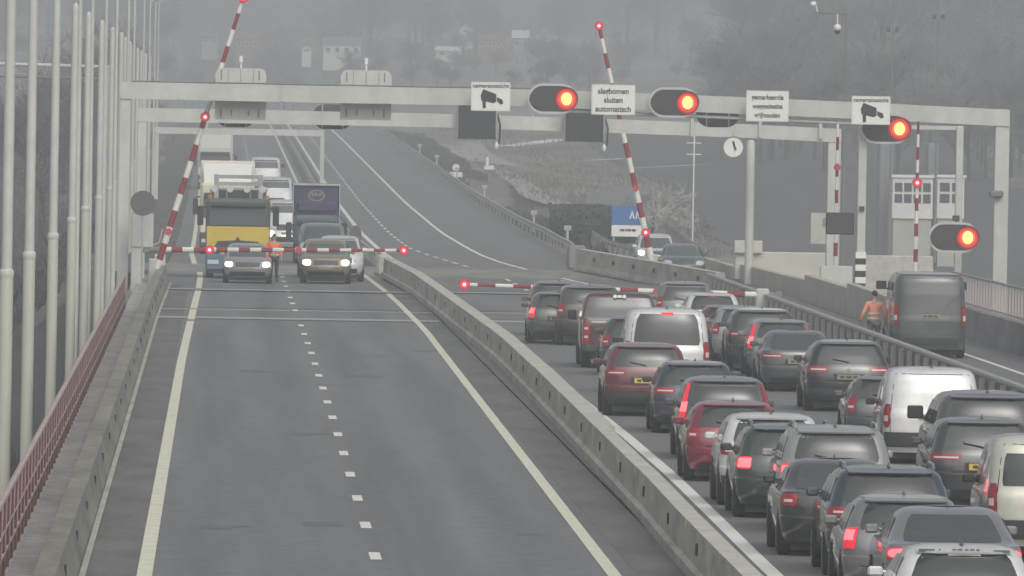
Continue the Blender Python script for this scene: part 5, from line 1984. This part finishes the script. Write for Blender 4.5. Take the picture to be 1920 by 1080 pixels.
thicket('scrub', '', -36, -6.2, 430, 980, 26000, 2.6, SCRUB, 3)
thicket('scrub', '', -60, -10, 980, 1500, 7000, 3.2, SCRUB, 4)
thicket('dry_grass', '', 17.9, 34, 480, 800, 9000, .55, mat('dry_stalks', (.10, .098, .07), .95), 5)
thicket('dry_grass', '', 24, 40, 800, 1400, 5000, .9, mat('pale_stalks', (.15, .14, .10), .95), 6)
thicket('dry_grass', '', -5.6, -2.3, 455, 1200, 3000, .5, mat('dry_stalks', (.10, .098, .07), .95), 7)
thicket('dry_grass', '', 6.5, 7.3, 460, 1200, 2200, .35, mat('dry_stalks', (.10, .098, .07), .95), 8)

thicket('scrub', '', 17.9, 22.5, 640, 1250, 16000, 1.1, mat('brown_scrub', (.062, .057, .050), .95, noise=(.4, .4)), 12)
thicket('scrub', '', 18.2, 24.0, 500, 640, 5000, 1.3, mat('brown_scrub', (.062, .057, .050), .95), 13)
thicket('woodland_undergrowth', '', -70, 200, 2290, 2700, 14000, 4, TWIG, 14)

# clipped hedge and dark bank beside the far guard rail
rg = random.Random(9)
mb = MB()
for _ in range(9000):
    y = rg.uniform(600, 660)
    x = rg.uniform(19.2, 22.6)
    z = -2.4 + rg.random() ** .6 * 3.4
    s = rg.uniform(.06, .16)
    a, b = rg.uniform(0, 6.28), rg.uniform(-1, 1)
    d1 = Vector((math.cos(a), math.sin(a), b)).normalized() * s
    d2 = d1.orthogonal().normalized() * s
    c = Vector((x, y, z))
    mb.add([c - d1, c + d2, c + d1, c - d2], [(0, 1, 2, 3)])
mb.box((20.9, 630, -1.2), (3.0, 58, 3.2))
tag(mb.build('hedge', HEDGE, fix=False), 'dark green hedge beyond the guard rail left of the blue sign', 'hedge')

# field path and pale tracks
def track(pts, wd, name='path', m=PATH):
    mb = MB()
    l, r_ = [], []
    for i, (x, y) in enumerate(pts):
        l.append((x - wd / 2, y, ground_z(x - wd / 2, y) + .12))
        r_.append((x + wd / 2, y, ground_z(x + wd / 2, y) + .12))
    mb.strip(l, r_)
    return tag(mb.build(name, m), kind='structure')


def px_ground(px, py):
    """first meeting of a photo sight line with the ground"""
    y = 500.0
    while y < 3000:
        p_ = at(px, py, y)
        if p_.z < ground_z(p_.x, y):
            return p_.x, y
        y += 4
    return p_.x, y


def px_track(pix, wd, **k):
    pts = [px_ground(*p_) for p_ in pix]
    pts.sort(key=lambda t: t[1])
    out = []
    for (xa, ya), (xb, yb) in zip(pts, pts[1:]):
        n = max(1, int((yb - ya) / 20))
        out += [(xa + (xb - xa) * i / n, ya + (yb - ya) * i / n) for i in range(n)]
    out.append(pts[-1])
    return track(out, wd, **k)


px_track([(1150, 400), (1075, 392), (1010, 375), (960, 340), (915, 300), (880, 268)], 2.2)
px_track([(850, 275), (905, 300), (930, 310)], 5.0)
px_track([(1195, 275), (1300, 272)], 30, m=mat('pale_track', (.60, .61, .60), .9, noise=(.1, .4)))
px_track([(1205, 300), (1290, 296)], 14, m=mat('pale_track', (.60, .61, .60), .9, noise=(.1, .4)))
px_track([(1195, 318), (1260, 314)], 9, m=mat('pale_track', (.60, .61, .60), .9, noise=(.1, .4)))

# hazy houses on the hillside
def house(px0, px1, pyb, hpx, Y, label, wall, roof, gable=False, nwin=3, dormer=False):
    a, b = at(px0, pyb, Y), at(px1, pyb, Y)
    W_ = b.x - a.x
    H_ = hpx * Y / F_PX
    r = thing('house', label, 'house', ((a.x + b.x) / 2, Y, a.z))
    wh = H_ * .58
    D = 8.0
    mb = MB()
    mb.box((0, D / 2, wh / 2 - 1.5), (W_, D, wh + 3))
    if gable:
        mb.add([(-W_ / 2, 0, wh), (W_ / 2, 0, wh), (0, 0, H_), (-W_ / 2, D, wh), (W_ / 2, D, wh), (0, D, H_)], [(0, 1, 2), (3, 5, 4)])
    mb.build('wall', wall, r)
    mb = MB()
    if gable:
        o_ = .3
        mb.add([(-W_ / 2 - o_, -.3, wh - .15), (0, -.3, H_ + .1), (0, D + .3, H_ + .1), (-W_ / 2 - o_, D + .3, wh - .15), (W_ / 2 + o_, -.3, wh - .15), (W_ / 2 + o_, D + .3, wh - .15)], [(0, 1, 2, 3), (1, 4, 5, 2)])
    else:
        mb.add([(-W_ / 2 - .3, -.4, wh), (W_ / 2 + .3, -.4, wh), (W_ / 2 + .1, D / 2, H_), (-W_ / 2 - .1, D / 2, H_), (-W_ / 2 - .3, D + .4, wh), (W_ / 2 + .3, D + .4, wh)], [(0, 1, 2, 3), (3, 2, 5, 4), (0, 3, 4), (1, 5, 2)])
    rf = mb.build('roof', roof, r)
    mb = MB()
    mb.box((W_ * .25, D / 2, H_ + .3), (.6, .6, 1.0))
    mb.build('chimney', BRICK, rf)
    for k in range(nwin):
        x = -W_ / 2 + W_ * (k + .5) / nwin
        f = MB().box((x, -.04, wh * .55), (W_ / nwin * .55, .1, wh * .5)).build('window', SIGN_W, r)
        MB().box((x, -.10, wh * .55), (W_ / nwin * .42, .04, wh * .38)).build('pane', WINDOW, f)
    return r


house(606, 676, 104, 36, 2300, 'pale house with a row of bright windows, left of the far houses', RENDERW, ROOF_G, nwin=4)
house(566, 584, 98, 14, 2300, 'tiny white gable left of the pale house with bright windows', RENDERW, SNOWY, gable=True, nwin=1)
house(378, 408, 84, 26, 2300, 'faint house with two bright spots at the far upper left', mat('grey_render', (.35, .35, .34), .8), ROOF_G, nwin=2)
house(440, 486, 92, 32, 2310, 'reddish house partly behind the raised right-leaning barrier arm', BRICK, ROOF_R, nwin=3)
house(818, 864, 107, 21, 2250, 'low white barn with a pale hipped roof on the far slope', RENDERW, SNOWY, nwin=2)
house(896, 942, 92, 30, 2330, 'red brick house with a white band among the far houses', BRICK, ROOF_R, nwin=3)
house(962, 992, 92, 36, 2340, 'grey house with a bright white roof end between the far houses', mat('grey_render', (.35, .35, .34), .8), SNOWY, nwin=2)
house(1003, 1044, 92, 40, 2335, 'pale grey gabled house rightmost of the far houses', mat('pale_grey_render', (.50, .50, .49), .8), SNOWY, gable=True, nwin=2)
house(862, 886, 64, 18, 2420, 'white gable high up behind the red brick house', RENDERW, SNOWY, gable=True, nwin=1)

# far lower white building behind the barrier: two rows of dark windows
Y = 900
for (a_, b_, lab, nw) in ((1676, 1744, 'white building with two rows of dark windows behind the upright barrier arm', 4), (1760, 1803, 'narrow white block with dark windows right of the white windowed building', 2)):
    p_, q2 = at(a_, 333, Y), at(b_, 500, Y)
    W_ = q2.x - p_.x
    r = thing('white_building', lab, 'building', ((p_.x + q2.x) / 2, Y, q2.z))
    Hh = p_.z - q2.z
    MB().box((0, 2.5, Hh / 2), (W_, 5, Hh)).build('wall', mat('cream_wall', (.44, .43, .37), .8, noise=(.6, .1)), r)
    MB().box((0, 2.4, Hh - 1.6), (W_ + .2, 5.2, 3.3)).build('upper_storey', RENDERW, r)
    MB().box((0, 2.4, Hh + .12), (W_ + .5, 5.5, .2)).build('roof', SNOWY, r)
    for zz in (Hh - .75, Hh - 1.65):
        for k in range(nw):
            MB().box((-W_ / 2 + W_ * (k + .5) / nw, -.22, zz), (W_ / nw * .80, .06, .70)).build('window', WINDOW, r)
for (px, wpx, top, lab) in ((1664, 22, 262, 'tall grey slab tower left of the white windowed building'), (1752, 16, 268, 'grey slab tower between the two white windowed blocks')):
    p_, q2 = at(px - wpx / 2, top, 905), at(px + wpx / 2, 505, 905)
    r = thing('slab_tower', lab, 'tower', ((p_.x + q2.x) / 2, 903 + 6, q2.z))
    Hh = p_.z - q2.z
    MB().box((0, 0, Hh / 2), (q2.x - p_.x, 3, Hh), bev=.1).build('shaft', mat('blue_grey_steel', (.20, .215, .225), .6), r)
    mb = MB()
    mb.box((0, -1.55, Hh * .6), (.06, .1, Hh * .7))
    mb.build('ladder', GALV_D, r)
p_ = at(1537, 440, 620)
r = thing('grey_board', 'upright pale grey board standing left of the striped barrier arms', 'board', (p_.x, 620, interp(SZ, 620)))
MB().box((0, 0, (p_.z + 1.2 - interp(SZ, 620)) / 2), (1.0, .2, p_.z + 1.2 - interp(SZ, 620))).build('panel', CONC_L, r)
MB().box((.3, -.12, 1.2), (.3, .04, .5)).build('notice', GALV_D, r)

# blue sign in the field
p_ = at(1176, 414, 600)
gz = ground_z(p_.x, 600)
r = thing('blue_sign', 'blue road sign with a white triangle above a white text panel', 'sign', (p_.x, 600, gz))
cz = p_.z - gz
mb = MB()
mb.box((0, 0, cz + .28), (1.66, .06, 1.02))
mb.build('blue_panel', SIGN_BLUE, r)
mb = MB()
mb.box((0, 0, cz - .54), (1.66, .06, .60))
mb.build('white_panel', SIGN_W, r)
mb = MB()
mb.plate([(.10, .12 + cz), (.26, .56 + cz), (.40, .12 + cz), (.32, .12 + cz), (.26, .36 + cz), (.19, .12 + cz)], -.045, -.032)
mb.plate([(.44, .12 + cz), (.52, .56 + cz), (.70, .12 + cz), (.62, .12 + cz), (.54, .38 + cz), (.50, .12 + cz)], -.045, -.032)
mb.build('white_symbol', SIGN_W, r)
mb = MB()
for x, wd in ((-.34, .10), (-.20, .14), (-.02, .10), (.14, .16), (.36, .2)):
    mb.box((x, -.035, cz - .50), (wd, .012, .13))
mb.build('dark_lettering', INK, r)
for x in (-.7, .7):
    MB().box((x, .08, (cz - .8) / 2), (.09, .09, cz + .9)).build('post', GALV, r)

# small signs and markers
for (px, py, Y, lab) in ((855, 318, 830, 'round white sign over a white plate by the far guard rail'), (917, 314, 880, 'low white marker plate beside the field path')):
    x, y = px_ground(px, py + 16)
    p_ = at(px, py, y)
    gz = ground_z(x, y)
    r = thing('small_sign', lab, 'sign', (p_.x, y, gz))
    cz = p_.z - gz
    mb = MB()
    if px < 900:
        mb.disc((0, -.03, cz + .18), .30, depth=.03)
        mb.box((0, -.01, cz - .42), (1.05, .04, .42))
    else:
        mb.box((0, -.01, cz), (.85, .04, .35))
        mb.box((-.15, -.01, cz + .55), (.22, .04, .7))
    mb.build('plate', SIGN_W, r)
    MB().box((0, .03, cz / 2 - .2), (.07, .06, cz + .2)).build('post', GALV_D, r)
mk = None
MKO = ['farthest', 'second farthest', 'third farthest', 'third nearest', 'second nearest', 'nearest']
for i, Y in enumerate((1010, 930, 850, 760, 640, 565)):
    if mk is None:
        mk = thing('marker_post', 'x', 'marker post', group='white marker posts behind the far guard rail')
        MB().box((0, 0, .5), (.12, .08, 1.2)).build('post', GALV, mk)
        MB().box((0, -.06, 1.0), (.36, .03, .24)).build('plate', GALV, mk)
        o = mk
    else:
        o = copy_tree(mk)
    o.location = (17.9 if Y > 600 else 17.5, Y, rz_(Y) + .1)
    o['label'] = MKO[i] + ' of the small white marker plates behind the far guard rail'
# surveillance mast above the front gantry
a = at(1588, 24, 520)
r = thing('camera_mast', 'thin dark mast with a dome camera hanging from its arm above the gantry', 'camera mast', (a.x, 520, 0))
MB().tube([(0, 0, -6), (0, 0, a.z)], [.07, .045], 8).build('pole', GALV_D, r)
MB().tube([(0, 0, a.z - .05), (-1.4, 0, a.z)], .035, 6).build('arm', GALV_D, r)
mb = MB()
c = at(1570, 52, 520)
mb.blob((c.x - a.x, 0, c.z), (.19, .19, .17))
mb.tube([(c.x - a.x, 0, c.z + .1), (c.x - a.x, 0, a.z - .02)], .03, 6)
dm = mb.build('dome_camera', SIGN_W, r, smooth=60)
MB().blob((c.x - a.x, 0, c.z - .17), (.13, .13, .14)).build('lens', BLACK, dm)
c = at(1525, 8, 520)
mb = MB()
mb.blob((c.x - a.x, 0, c.z), (.16, .16, .14))
mb.tube([(c.x - a.x + .12, 0, c.z - .05), (-1.35, 0, a.z)], .03, 6)
mb.build('lamp', SIGN_W, r, smooth=60)
for (px, py, lab) in ((1674, 62, 'left of two dark navigation masts in the mist at the upper right'), (1760, 38, 'right of two dark navigation masts in the mist at the upper right')):
    a = at(px, py, 800)
    r = thing('navigation_mast', lab, 'mast', (a.x, 800, -4), group='navigation masts in the mist')
    z = a.z + 4
    MB().tube([(0, 0, 0), (0, 0, z + .5)], [.14, .05], 6).build('pole', GALV_D, r)
    MB().box((0, 0, z - .25), (.9, .3, .10)).build('platform', GALV_D, r)
    for x in (-.3, .3):
        MB().box((x, 0, z + .25), (.25, .25, .35), bev=.04).build('lantern', DARK, r)
    MB().tube([(0, 0, z * .9), (.0, 0, z + 3.0)], .03, 5).build('aerial', GALV_D, r)
a = at(1302, 250, 700)
gz = ground_z(a.x, 700)
r = thing('signal_pole', 'thin white pole with short cross pieces in the field left of the dial', 'pole', (a.x, 700, gz))
MB().tube([(0, 0, 0), (0, 0, a.z - gz)], .05, 6).build('pole', SIGN_W, r)
mb = MB()
for zz in (.6, 1.3):
    mb.box((0, 0, a.z - gz - zz), (.9, .06, .06))
mb.build('cross_piece', SIGN_W, r)

# ------------------------------------------------------------------ haze: one closed box of even pale air round everything
HAZE_D = 0.00072
m = bpy.data.materials.new('winter_haze')
m.use_nodes = True
t = m.node_tree
t.nodes.clear()
pv = t.nodes.new('ShaderNodeVolumePrincipled')
pv.inputs['Color'].default_value = (.65, .695, .72, 1)
pv.inputs['Density'].default_value = HAZE_D
pv.inputs['Anisotropy'].default_value = 0.0
ou = t.nodes.new('ShaderNodeOutputMaterial')
t.links.new(pv.outputs[0], ou.inputs['Volume'])
mb = MB()
mb.box((100, 1600, 24), (2600, 3800, 76))
hz = mb.build('haze', m)
tag(hz, kind='stuff')
